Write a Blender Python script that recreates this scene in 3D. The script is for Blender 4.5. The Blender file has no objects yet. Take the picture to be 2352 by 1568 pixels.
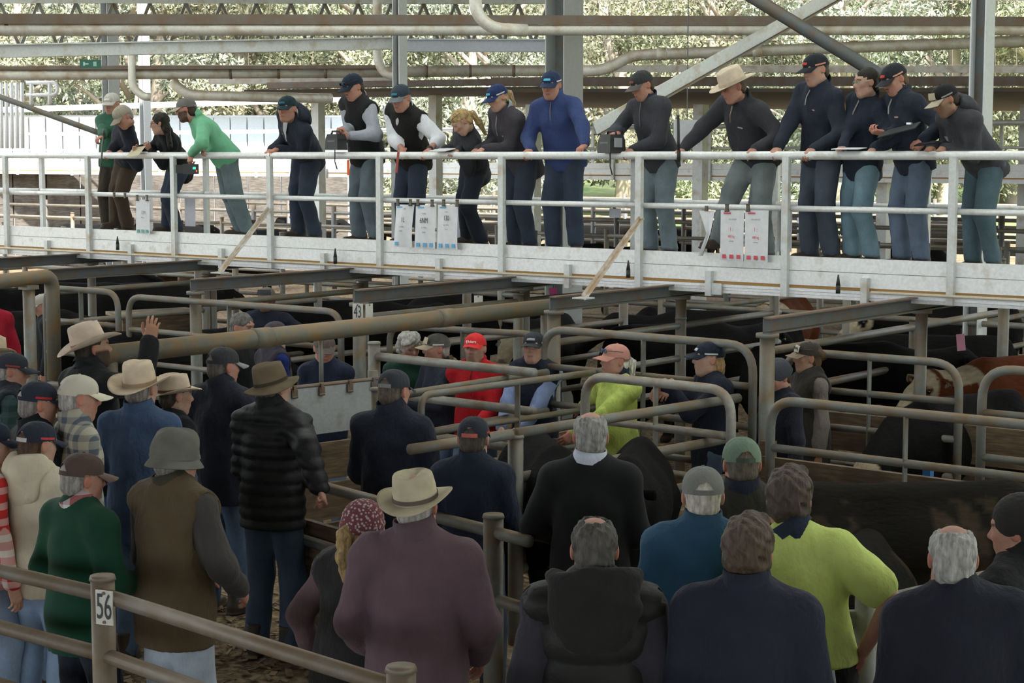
import bpy, math, random
import numpy as np
from mathutils import Matrix, Vector
random.seed(7)
rng = np.random.default_rng(7)
SC = bpy.context.scene
COL = SC.collection
# ------------------------------------------------------------------ camera
FPX, CX, CY, CAMZ = 4140.0, 1176.0, 784.0, 3.15
TILT = math.atan(427.0 / FPX)
YAW = math.radians(38.15)
V3 = lambda *a: np.array(a, dtype=float)
DH = V3(-math.sin(YAW), math.cos(YAW), 0)          # view direction on the ground
RT = V3(math.cos(YAW), math.sin(YAW), 0)           # to the right of the view
ZZ = V3(0, 0, 1)
FW = DH * math.cos(TILT) - ZZ * math.sin(TILT)
UPV = ZZ * math.cos(TILT) + DH * math.sin(TILT)
CAM = V3(0, 0, CAMZ)
cam_d = bpy.data.cameras.new('camera'); cam = bpy.data.objects.new('camera', cam_d); COL.objects.link(cam)
cam_d.sensor_width = 36.0; cam_d.lens = 36.0 * FPX / 2352.0; cam_d.clip_end = 400
m = Matrix.Identity(4)
for i in range(3):
    m[i][0] = RT[i]; m[i][1] = UPV[i]; m[i][2] = -FW[i]; m[i][3] = CAM[i]
cam.matrix_world = m
SC.camera = cam
# ------------------------------------------------------------------ world, sun, exposure
w = bpy.data.worlds.new('world'); SC.world = w; w.use_nodes = True
bg = w.node_tree.nodes['Background']
bg.inputs[0].default_value = (0.86, 0.93, 1.0, 1); bg.inputs[1].default_value = 4.0
sd = bpy.data.lights.new('sun', 'SUN'); sd.energy = 14.0; sd.angle = math.radians(1.5); sd.color = (1.0, 0.95, 0.86)
sun = bpy.data.objects.new('sun', sd); COL.objects.link(sun)
sun.rotation_euler = Vector((0.62, -0.48, 0.80)).to_track_quat('Z', 'Y').to_euler()
SC.view_settings.view_transform = 'Standard'; SC.view_settings.look = 'None'
SC.view_settings.gamma = 1.0; SC.view_settings.use_curve_mapping = False
SC.view_settings.exposure = 0.0
try:
    SC.cycles.adaptive_threshold = .025; SC.cycles.max_bounces = 5; SC.cycles.diffuse_bounces = 3; SC.cycles.glossy_bounces = 2; SC.cycles.transmission_bounces = 3; SC.cycles.caustics_reflective = False; SC.cycles.caustics_refractive = False
except Exception: pass
# ------------------------------------------------------------------ rays: pixel of the photograph -> point at a known height, row or distance
def ray(x, y): return FW + RT * ((x - CX) / FPX) - UPV * ((y - CY) / FPX)
def onY(x, y, Y): q = ray(x, y); return CAM + q * (Y / q[1])
def onX(x, y, X): q = ray(x, y); return CAM + q * (X / q[0])
def onZ(x, y, z): q = ray(x, y); return CAM + q * ((z - CAMZ) / q[2])
def onD(x, y, D): return CAM + ray(x, y) * D
def pj(P):
    v = np.asarray(P) - CAM; D = v @ FW
    return (CX + FPX * (v @ RT) / D, CY - FPX * (v @ UPV) / D, D)
def unit(v):
    v = np.asarray(v, float); return v / (np.linalg.norm(v) + 1e-9)
# ------------------------------------------------------------------ objects
def tag(o, label=None, cat=None, group=None, kind=None):
    if label: o['label'] = label
    if cat: o['category'] = cat
    if group: o['group'] = group
    if kind: o['kind'] = kind
    return o
def empty(name, loc=(0, 0, 0), label=None, cat=None, group=None, kind=None, parent=None):
    o = bpy.data.objects.new(name, None); COL.objects.link(o); o.location = tuple(loc); o.empty_display_size = 0.1
    if parent is not None: o.parent = parent
    return tag(o, label, cat, group, kind)
def mesh_np(name, V, F, smooth=True):
    """V (n,3) array, F (k,4|3) int array or list of arrays"""
    me = bpy.data.meshes.new(name)
    Fs = F if isinstance(F, list) else [F]
    Fs = [np.asarray(f, np.int32) for f in Fs if len(f)]
    V = np.asarray(V, np.float32)
    nl = sum(f.size for f in Fs); nf = sum(len(f) for f in Fs)
    me.vertices.add(len(V)); me.vertices.foreach_set('co', V.ravel())
    me.loops.add(nl); me.polygons.add(nf)
    me.loops.foreach_set('vertex_index', np.concatenate([f.ravel() for f in Fs]))
    st, tot, o = [], [], 0
    for f in Fs:
        k = f.shape[1]; st.append(o + np.arange(len(f)) * k); tot.append(np.full(len(f), k)); o += f.size
    me.polygons.foreach_set('loop_start', np.concatenate(st).astype(np.int32))
    me.polygons.foreach_set('use_smooth', np.full(nf, smooth))
    me.update(calc_edges=True); me.validate()
    return me
def obj(name, me, mat=None, parent=None, M=None):
    o = bpy.data.objects.new(name, me); COL.objects.link(o)
    if parent is not None: o.parent = parent
    if M is not None: o.matrix_local = M
    if mat is not None:
        if len(me.materials) == 0: me.materials.append(None)
        o.material_slots[0].link = 'OBJECT'; o.material_slots[0].material = mat
    return o
class MB:
    """collects boxes, tubes and sheets, then becomes one mesh"""
    def __init__(s): s.V = []; s.F4 = []; s.F3 = []; s.n = 0
    def add(s, V, F4=(), F3=()):
        V = np.asarray(V, float)
        if len(F4): s.F4.append(np.asarray(F4) + s.n)
        if len(F3): s.F3.append(np.asarray(F3) + s.n)
        s.V.append(V); s.n += len(V); return s
    BF = np.array([[0,3,2,1],[4,5,6,7],[0,1,5,4],[1,2,6,5],[2,3,7,6],[3,0,4,7]])
    def box(s, c, size, ax=None):
        c = np.asarray(c, float); h = np.asarray(size, float) / 2
        A = np.eye(3) if ax is None else np.asarray(ax, float)
        P = np.array([[-1,-1,-1],[1,-1,-1],[1,1,-1],[-1,1,-1],[-1,-1,1],[1,-1,1],[1,1,1],[-1,1,1]]) * h
        return s.add(P @ A + c, s.BF)
    def bar(s, a, b, w, t, up=(0, 0, 1)):
        """rectangular bar from a to b, w across, t along up"""
        a = np.asarray(a, float); b = np.asarray(b, float); d = b - a; L = np.linalg.norm(d); d = d / L
        u = np.asarray(up, float); u = u - d * (u @ d); u = unit(u); x = np.cross(d, u)
        return s.box((a + b) / 2, (w, L, t), np.array([x, d, u]))
    def tube(s, pts, r, n=10, cap=True):
        pts = [np.asarray(p, float) for p in pts]; k = len(pts)
        rr = r if hasattr(r, '__len__') else [r] * k
        V = []; prev = None
        for i in range(k):
            d = unit(pts[min(i + 1, k - 1)] - pts[max(i - 1, 0)])
            if prev is None:
                u = np.cross(d, (0, 0, 1)) if abs(d[2]) < .9 else np.cross(d, (1, 0, 0))
            else: u = prev - d * (prev @ d)
            u = unit(u); prev = u; v = np.cross(d, u)
            a = np.arange(n) * 2 * math.pi / n
            V.append(pts[i] + rr[i] * (np.cos(a)[:, None] * u + np.sin(a)[:, None] * v))
        V = np.concatenate(V); F = []
        j = np.arange(n); j2 = (j + 1) % n
        for i in range(k - 1): F.append(np.stack([i*n + j, i*n + j2, (i+1)*n + j2, (i+1)*n + j], 1))
        F = np.concatenate(F); F3 = []
        if cap:
            V = np.concatenate([V, [pts[0], pts[-1]]]); c0, c1 = len(V) - 2, len(V) - 1
            F3 = np.concatenate([np.stack([np.full(n, c0), j2, j], 1), np.stack([np.full(n, c1), (k-1)*n + j, (k-1)*n + j2], 1)])
        return s.add(V, F, F3)
    def grid(s, P):
        """P (a,b,3) sheet"""
        P = np.asarray(P, float); a, b = P.shape[:2]
        i, j = np.meshgrid(np.arange(a - 1), np.arange(b - 1), indexing='ij')
        F = np.stack([i*b + j, (i+1)*b + j, (i+1)*b + j+1, i*b + j+1], -1).reshape(-1, 4)
        return s.add(P.reshape(-1, 3), F)
    def mesh(s, name, smooth=False):
        F = []
        if s.F4: F.append(np.concatenate(s.F4))
        if s.F3: F.append(np.concatenate(s.F3))
        return mesh_np(name, np.concatenate(s.V), F, smooth)
    def build(s, name, mat, parent=None, smooth=False, M=None): return obj(name, s.mesh(name, smooth), mat, parent, M)
def fillet(pts, r, n=6):
    """round the inner corners of a polyline"""
    pts = [np.asarray(p, float) for p in pts]; out = [pts[0]]
    for i in range(1, len(pts) - 1):
        a, b, c = pts[i-1], pts[i], pts[i+1]
        da, dc = unit(a - b), unit(c - b); rr = min(r, np.linalg.norm(a-b)*.49, np.linalg.norm(c-b)*.49)
        for t in np.linspace(0, 1, n + 1):
            p = (1-t)**2 * (b + da*rr) + 2*t*(1-t)*b + t*t*(b + dc*rr); out.append(p)
    out.append(pts[-1]); return out
# ------------------------------------------------------------------ materials
MATS = {}
def _nt(name):
    mt = bpy.data.materials.new(name); mt.use_nodes = True; nt = mt.node_tree
    return mt, nt, nt.nodes['Principled BSDF']
def _n(nt, t, **k):
    n = nt.nodes.new(t)
    for a, b in k.items(): setattr(n, a, b)
    return n
def _mix(nt, fac, a, b):
    mx = _n(nt, 'ShaderNodeMix', data_type='RGBA')
    for sock, v in ((mx.inputs[0], fac), (mx.inputs[6], a), (mx.inputs[7], b)):
        if isinstance(v, bpy.types.NodeSocket): nt.links.new(v, sock)
        elif hasattr(v, '__len__'): sock.default_value = (*v, 1) if len(v) == 3 else v
        else: sock.default_value = v
    return mx.outputs[2]
def _ramp(nt, src, lo, hi, a=(0,0,0,1), b=(1,1,1,1)):
    r = _n(nt, 'ShaderNodeValToRGB'); r.color_ramp.elements[0].position = lo; r.color_ramp.elements[1].position = hi
    r.color_ramp.elements[0].color = a; r.color_ramp.elements[1].color = b
    nt.links.new(src, r.inputs[0]); return r.outputs[0]
def _noise(nt, scale, detail=3, coord='Object', sc3=None):
    tc = _n(nt, 'ShaderNodeTexCoord'); nz = _n(nt, 'ShaderNodeTexNoise'); nz.inputs['Scale'].default_value = scale; nz.inputs['Detail'].default_value = detail
    src = tc.outputs[coord]
    if sc3:
        mp = _n(nt, 'ShaderNodeMapping'); mp.inputs['Scale'].default_value = sc3; nt.links.new(src, mp.inputs[0]); src = mp.outputs[0]
    nt.links.new(src, nz.inputs[0]); return nz.outputs[0]
def _bump(nt, bs, h, strength=.3, dist=.01):
    b = _n(nt, 'ShaderNodeBump'); b.inputs['Strength'].default_value = strength; b.inputs['Distance'].default_value = dist
    nt.links.new(h, b.inputs['Height']); nt.links.new(b.outputs[0], bs.inputs['Normal'])
def dk(c, f): return tuple(x * f for x in c)
def cloth(c, kind='plain', c2=None):
    key = ('cloth', c, kind, c2)
    if key in MATS: return MATS[key]
    mt, nt, bs = _nt('cloth_' + kind); bs.inputs['Roughness'].default_value = .92; bs.inputs['Specular IOR Level'].default_value = .2
    bs.inputs['Sheen Weight'].default_value = .05
    if kind == 'denim':
        nz = _noise(nt, 5, 3); col = _mix(nt, _ramp(nt, nz, .35, .68), dk(c, .78), dk(c, 1.3))
        fine = _noise(nt, 160, 1, sc3=(1, 1, .25)); col = _mix(nt, .25, col, _mix(nt, fine, dk(c, .5), dk(c, 1.6)))
        nt.links.new(col, bs.inputs['Base Color']); _bump(nt, bs, _noise(nt, 16, 3), .5, .02)
    elif kind == 'plaid':
        tc = _n(nt, 'ShaderNodeTexCoord'); sp = _n(nt, 'ShaderNodeSeparateXYZ'); nt.links.new(tc.outputs['Object'], sp.inputs[0])
        def stripe(sock, fr, lo):
            a = _n(nt, 'ShaderNodeMath', operation='MULTIPLY'); nt.links.new(sock, a.inputs[0]); a.inputs[1].default_value = fr
            b = _n(nt, 'ShaderNodeMath', operation='SINE'); nt.links.new(a.outputs[0], b.inputs[0])
            return _ramp(nt, b.outputs[0], lo, lo + .15)
        col = _mix(nt, stripe(sp.outputs[2], 75, .1), c, c2); col2 = _mix(nt, stripe(sp.outputs[0], 75, .1), c, c2)
        col = _mix(nt, .5, col, col2); nt.links.new(col, bs.inputs['Base Color']); _bump(nt, bs, _noise(nt, 14, 2), .4, .02)
    elif kind == 'pattern':
        tc = _n(nt, 'ShaderNodeTexCoord'); v = _n(nt, 'ShaderNodeTexVoronoi'); v.inputs['Scale'].default_value = 70; nt.links.new(tc.outputs['Object'], v.inputs[0])
        col = _mix(nt, _ramp(nt, v.outputs[0], .3, .45), c2, c); nt.links.new(col, bs.inputs['Base Color']); _bump(nt, bs, v.outputs[0], .4, .004)
    else:
        nz = _noise(nt, 9, 3); col = _mix(nt, nz, dk(c, .8), dk(c, 1.22)); nt.links.new(col, bs.inputs['Base Color'])
        if kind == 'knit': _bump(nt, bs, _noise(nt, 240, 1, sc3=(1, 1, .4)), .35, .004)
        elif kind == 'shiny': bs.inputs['Roughness'].default_value = .55; bs.inputs['Sheen Weight'].default_value = 0; _bump(nt, bs, _noise(nt, 20, 3), .5, .015)
        else: _bump(nt, bs, _noise(nt, 15, 4, sc3=(1, 1, .6)), .75, .03)
    MATS[key] = mt; return mt
def felt(c):
    key = ('felt', c)
    if key in MATS: return MATS[key]
    mt, nt, bs = _nt('felt'); bs.inputs['Roughness'].default_value = .95; bs.inputs['Specular IOR Level'].default_value = .1
    col = _mix(nt, _ramp(nt, _noise(nt, 14, 4), .35, .7), dk(c, .82), dk(c, 1.08)); nt.links.new(col, bs.inputs['Base Color'])
    _bump(nt, bs, _noise(nt, 300, 2), .15, .002); MATS[key] = mt; return mt
def hairmat(c):
    key = ('hair', c)
    if key in MATS: return MATS[key]
    mt, nt, bs = _nt('hair'); bs.inputs['Roughness'].default_value = .6; bs.inputs['Specular IOR Level'].default_value = .3
    nz = _noise(nt, 60, 3, sc3=(1, 1, .3)); col = _mix(nt, _ramp(nt, nz, .3, .7), dk(c, .55), dk(c, 1.45)); nt.links.new(col, bs.inputs['Base Color'])
    _bump(nt, bs, _noise(nt, 130, 3, sc3=(1, 1, .22)), .8, .008); MATS[key] = mt; return mt
def plain(c, rough=.6, metal=0, emit=None, es=0):
    key = ('plain', c, rough, metal, emit, es)
    if key in MATS: return MATS[key]
    mt, nt, bs = _nt('plain'); bs.inputs['Roughness'].default_value = rough; bs.inputs['Metallic'].default_value = metal
    nz = _noise(nt, 22, 3); nt.links.new(_mix(nt, nz, dk(c, .86), dk(c, 1.12)), bs.inputs['Base Color'])
    if emit: bs.inputs['Emission Color'].default_value = (*emit, 1); bs.inputs['Emission Strength'].default_value = es
    MATS[key] = mt; return mt
def steel(c, dirt, amount=.5, rough=.55, top=True, scale=6):
    """galvanised or painted steel with rusty grime, dust settled on upward faces"""
    key = ('steel', c, dirt, amount, rough, top, scale)
    if key in MATS: return MATS[key]
    mt, nt, bs = _nt('steel'); bs.inputs['Roughness'].default_value = rough; bs.inputs['Metallic'].default_value = .15
    nz = _noise(nt, scale, 5, 'Object'); f = _ramp(nt, nz, .62 - .3 * amount, .75)
    col = _mix(nt, f, _mix(nt, _noise(nt, 40, 2), dk(c, .8), dk(c, 1.15)), dirt)
    if top:
        g = _n(nt, 'ShaderNodeNewGeometry'); sp = _n(nt, 'ShaderNodeSeparateXYZ'); nt.links.new(g.outputs['Normal'], sp.inputs[0])
        t = _ramp(nt, sp.outputs[2], .35, .9)
        mu = _n(nt, 'ShaderNodeMath', operation='MULTIPLY'); nt.links.new(t, mu.inputs[0]); nt.links.new(_ramp(nt, _noise(nt, 9, 3), .25, .6), mu.inputs[1])
        col = _mix(nt, mu.outputs[0], col, dirt)
    nt.links.new(col, bs.inputs['Base Color']); _bump(nt, bs, _noise(nt, 70, 3), .15, .004)
    MATS[key] = mt; return mt
def skinmat():
    if 'skin' in MATS: return MATS['skin']
    mt, nt, bs = _nt('skin'); bs.inputs['Roughness'].default_value = .55; bs.inputs['Specular IOR Level'].default_value = .3
    at = _n(nt, 'ShaderNodeAttribute', attribute_name='Col')
    nz = _noise(nt, 45, 3); nt.links.new(_mix(nt, _ramp(nt, nz, .2, .9, (.8, .76, .74, 1), (1, 1, 1, 1)), (0, 0, 0), at.outputs[0]), bs.inputs['Base Color'])
    _bump(nt, bs, _noise(nt, 180, 2), .12, .003)
    MATS['skin'] = mt; return mt
# ------------------------------------------------------------------ implicit surfaces (smooth unions of tapered limbs), meshed by surface nets
def rc(a, b, ra, rb, k=.03, flat=None, ff=1.0):
    """tapered capsule; flat: axis along which the section is squeezed by ff"""
    a = np.asarray(a, float); b = np.asarray(b, float); R = max(ra, rb) + k
    lo = np.minimum(a, b) - R; hi = np.maximum(a, b) + R
    ab = b - a; L2 = ab @ ab + 1e-9
    fl = None if flat is None else unit(flat)
    def f(P):
        q = P - a
        if fl is not None:
            s = (q @ fl.astype(np.float32)); q = q + (s * (1 / ff - 1))[..., None] * fl.astype(np.float32)
        t = np.clip((q @ ab.astype(np.float32)) / L2, 0, 1)
        q = q - t[..., None] * ab.astype(np.float32)
        return np.sqrt((q * q).sum(-1)) - (ra + (rb - ra) * t)
    return f, lo, hi, k
def el(c, r, A=None, k=.03):
    """ellipsoid, rows of A are its axes"""
    c = np.asarray(c, float); r = np.asarray(r, float); A = np.eye(3) if A is None else np.asarray(A, float)
    ext = np.sqrt(((A * r[:, None]) ** 2).sum(0)) + k
    M = (A / r[:, None]).T.astype(np.float32); M2 = (A / (r * r)[:, None]).T.astype(np.float32)
    def f(P):
        q = (P - c).astype(np.float32); k0 = np.sqrt(((q @ M) ** 2).sum(-1)); k1 = np.sqrt(((q @ M2) ** 2).sum(-1)) + 1e-6
        return k0 * (k0 - 1) / k1
    return f, c - ext, c + ext, k
def fold(seed, amp, fr, zs=1.0):
    g = np.random.default_rng(seed); W = g.normal(size=(3, 3)) * fr; W[:, 2] *= zs; ph = g.uniform(0, 6.3, 3); M = g.normal(size=(3, 3)) * fr * .55
    def f(P):
        o = 0
        for i in range(3): o = o + np.sin(P @ W[i].astype(np.float32) + ph[i] + 1.6 * np.sin(P @ M[i].astype(np.float32)))
        return amp * o / 1.7
    return f
def sdf_mesh(prims, res, neg=(), cuts=(), disp=None, pad=0):
    lo = np.min([p[1] for p in prims], 0) - 2 * res - pad; hi = np.max([p[2] for p in prims], 0) + 2 * res + pad
    n = np.ceil((hi - lo) / res).astype(int) + 1
    ax = [(lo[i] + res * np.arange(n[i])).astype(np.float32) for i in range(3)]
    Fd = np.full(n, 1.0, np.float32)
    def sub(l, h):
        return [slice(max(0, int((l[i] - lo[i]) / res) - 1), min(n[i], int((h[i] - lo[i]) / res) + 3)) for i in range(3)]
    def pts(s): return np.stack(np.meshgrid(ax[0][s[0]], ax[1][s[1]], ax[2][s[2]], indexing='ij'), -1)
    for f, l, h, k in prims:
        s = sub(l, h); d = f(pts(s)).astype(np.float32); a = Fd[tuple(s)]
        hh = np.clip(.5 + .5 * (a - d) / k, 0, 1)
        Fd[tuple(s)] = a + (d - a) * hh - k * hh * (1 - hh)
    for f, l, h, k in neg:
        s = sub(l, h); d = -f(pts(s)).astype(np.float32); a = Fd[tuple(s)]
        if d.size == 0: continue
        hh = np.clip(.5 + .5 * (d - a) / k, 0, 1); Fd[tuple(s)] = a + (d - a) * hh + k * hh * (1 - hh)
    if disp is not None or cuts:
        G = pts([slice(None)] * 3)
        if disp is not None:
            near = np.abs(Fd) < 4 * res; Fd[near] += disp(G[near]).astype(np.float32)
        for p, nn in cuts: Fd = np.maximum(Fd, ((G - np.asarray(p, np.float32)) @ np.asarray(nn, np.float32)))
    return nets(Fd, lo, res)
_E = [(0,1),(2,3),(4,5),(6,7),(0,2),(1,3),(4,6),(5,7),(0,4),(1,5),(2,6),(3,7)]
def nets(Fd, lo, res):
    S = Fd < 0
    S[0] = S[-1] = False; S[:, 0] = S[:, -1] = False; S[:, :, 0] = S[:, :, -1] = False
    cn = [(i, j, k) for i in (0, 1) for j in (0, 1) for k in (0, 1)]
    nx, ny, nz = Fd.shape
    cnt = np.zeros((nx-1, ny-1, nz-1), np.int8)
    for i, j, k in cn: cnt += S[i:nx-1+i, j:ny-1+j, k:nz-1+k]
    act = (cnt > 0) & (cnt < 8); idx = np.argwhere(act)
    if len(idx) == 0: return np.zeros((0, 3)), np.zeros((0, 4), int)
    im = np.full(act.shape, -1, np.int64); im[act] = np.arange(len(idx))
    vals = np.stack([Fd[idx[:, 0]+i, idx[:, 1]+j, idx[:, 2]+k] for i, j, k in cn], 1)
    sg = np.stack([S[idx[:, 0]+i, idx[:, 1]+j, idx[:, 2]+k] for i, j, k in cn], 1)
    co = np.array(cn, float); acc = np.zeros((len(idx), 3)); num = np.zeros(len(idx))
    for a, b in _E:
        mk = sg[:, a] != sg[:, b]; va = vals[mk, a]; vb = vals[mk, b]; dn = va - vb; dn[np.abs(dn) < 1e-9] = 1e-9
        t = np.clip(va / dn, 0, 1)[:, None]
        acc[mk] += co[a] * (1 - t) + co[b] * t; num[mk] += 1
    V = lo + res * (idx + acc / num[:, None])
    Q = []
    for axx in range(3):
        s1 = [slice(1, -1)] * 3; s2 = [slice(1, -1)] * 3; s1[axx] = slice(0, -1); s2[axx] = slice(1, None)
        A = S[tuple(s1)]; B = S[tuple(s2)]; off = np.array([1, 1, 1]); off[axx] = 0
        o1, o2 = [(1, 2), (2, 0), (0, 1)][axx]
        e1 = np.zeros(3, int); e1[o1] = 1; e2 = np.zeros(3, int); e2[o2] = 1
        for mk, fl in ((A & ~B, False), (~A & B, True)):
            g = np.argwhere(mk) + off
            q = np.stack([im[tuple((g - e1 - e2).T)], im[tuple((g - e2).T)], im[tuple(g.T)], im[tuple((g - e1).T)]], 1)
            Q.append(q[:, ::-1] if fl else q)
    Q = np.concatenate(Q); Q = Q[(Q >= 0).all(1)]
    return V, Q
def smoothv(V, Q, it=1, lam=.5):
    for _ in range(it):
        acc = np.zeros_like(V); num = np.zeros(len(V))
        for a, b in ((0, 1), (1, 2), (2, 3), (3, 0)):
            np.add.at(acc, Q[:, a], V[Q[:, b]]); np.add.at(acc, Q[:, b], V[Q[:, a]]); np.add.at(num, Q[:, a], 1); np.add.at(num, Q[:, b], 1)
        V = V + lam * (acc / np.maximum(num, 1)[:, None] - V)
    return V
def text_mesh(body, size, ext=.0008, sx=1.0):
    tc = bpy.data.curves.new('lettering', 'FONT'); tc.body = body; tc.size = size; tc.align_x = 'CENTER'; tc.align_y = 'CENTER'; tc.extrude = ext
    to = bpy.data.objects.new('lettering', tc); me = bpy.data.meshes.new_from_object(to); bpy.data.objects.remove(to); me.name = 'lettering'
    if sx != 1.0: me.transform(Matrix.Scale(sx, 4, (1, 0, 0)))
    return me
# ------------------------------------------------------------------ people: unit heads, hair, hats, hands, boots
UNIT = {}
def head_unit(fem=False):
    key = ('head', fem)
    if key in UNIT: return UNIT[key]
    j = .92 if fem else 1.0
    P = [el((0, -.012, .036), (.075, .094, .083)), el((0, .02, -.02), (.066 * j, .074, .088), k=.04),
         el((0, .03, -.06), (.053 * j, .058, .056), k=.035), rc((-.012 * j, .062, -.1), (.012 * j, .062, -.1), .017, .017, .03),
         rc((0, .088, .012), (0, .108, -.02), .008, .0125, .012), rc((-.011, .096, -.026), (.011, .096, -.026), .009, .009, .01),
         rc((-.036, .074, .032), (.036, .074, .032), .014, .014, .02), rc((-.045, .06, -.012), (-.03, .074, -.02), .016, .012, .025), rc((.045, .06, -.012), (.03, .074, -.02), .016, .012, .025),
         rc((-.019, .084, -.056), (.019, .084, -.056), .0075, .0075, .012), rc((-.015, .083, -.066), (.015, .083, -.066), .0075, .0075, .012),
         rc((-.05 * j, .0, -.07), (-.025 * j, .055, -.098), .02, .016, .03), rc((.05 * j, .0, -.07), (.025 * j, .055, -.098), .02, .016, .03),
         rc((0, -.022, -.05), (0, -.028, -.092), .05 * j, .046 * j, .03)]
    for s in (-1, 1):
        A = np.array([[1, .25 * s, 0], [-.25 * s, 1, .15], [0, -.15, 1]]); A = A / np.linalg.norm(A, axis=1)[:, None]
        P += [el((.079 * s, -.012, -.004), (.0085, .019, .031), A, .008), el((.034 * s, .077, .008), (.0145, .0115, .0105), k=.004)]
    N = [el((.034 * s, .099, .008), (.019, .017, .012), k=.012) for s in (-1, 1)] + [el((.088 * s, .0, -.002), (.007, .009, .018), k=.006) for s in (-1, 1)]
    N[0:2] = [el((.034 * s, .1, .009), (.018, .0165, .011), k=.012) for s in (-1, 1)]
    V, Q = sdf_mesh(P, .0056, neg=N); V = smoothv(V, Q, 1, .3)
    UNIT[key] = (V, Q); return UNIT[key]
def face_col(V, tone, brow, beard=0, bc=(.08, .05, .03), stache=0):
    C = np.tile(np.array(tone), (len(V), 1)); x, y, z = V.T; ax = np.abs(x)
    def blend(mk, c, a): C[:] = C * (1 - (mk * a)[:, None]) + np.array(c) * (mk * a)[:, None]
    red = np.clip(1 - np.hypot(ax - .045, z + .02) / .03, 0, 1) * (y > .03); blend(red, (tone[0] * 1.05, tone[1] * .72, tone[2] * .66), .6)
    nose = np.clip(1 - np.sqrt(x**2 + (z + .018)**2) / .022, 0, 1) * (y > .09); blend(nose, (tone[0] * 1.05, tone[1] * .72, tone[2] * .66), .6)
    ear = (ax > .078) * 1.0; blend(ear, (tone[0] * 1.08, tone[1] * .7, tone[2] * .62), .6)
    if beard: 
        lim = -.035 + .03 * np.clip((ax - .03) / .03, 0, 1)
        mk = np.clip((lim - z) / .012, 0, 1) * (y > -.012) * (z > -.125); blend(mk, bc, beard)
    if stache: blend((np.clip((.026 - ax) / .006, 0, 1)) * (np.abs(z + .043) < .008) * (y > .06), bc, stache)
    blend((np.abs(z + .0605) < .0085) * np.clip((.022 - ax) / .005, 0, 1) * (y > .075), (tone[0] * .75, tone[1] * .45, tone[2] * .45), .75)
    blend((np.abs(z - .034 + .25 * np.abs(ax - .036)) < .0055) * (ax > .013) * (ax < .056) * (y > .06), brow, .8)
    e = np.hypot((ax - .034) / .0125, (z - .008) / .0075); blend((e < 1) * (y > .07), (.55, .52, .5), .85)
    blend((np.hypot(ax - .034, z - .008) < .0058) * (y > .07), (.03, .025, .02), .95)
    blend((e > 1) * (e < 1.35) * (z > .008) * (y > .065), (tone[0] * .35, tone[1] * .25, tone[2] * .25), .7)
    return C
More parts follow.
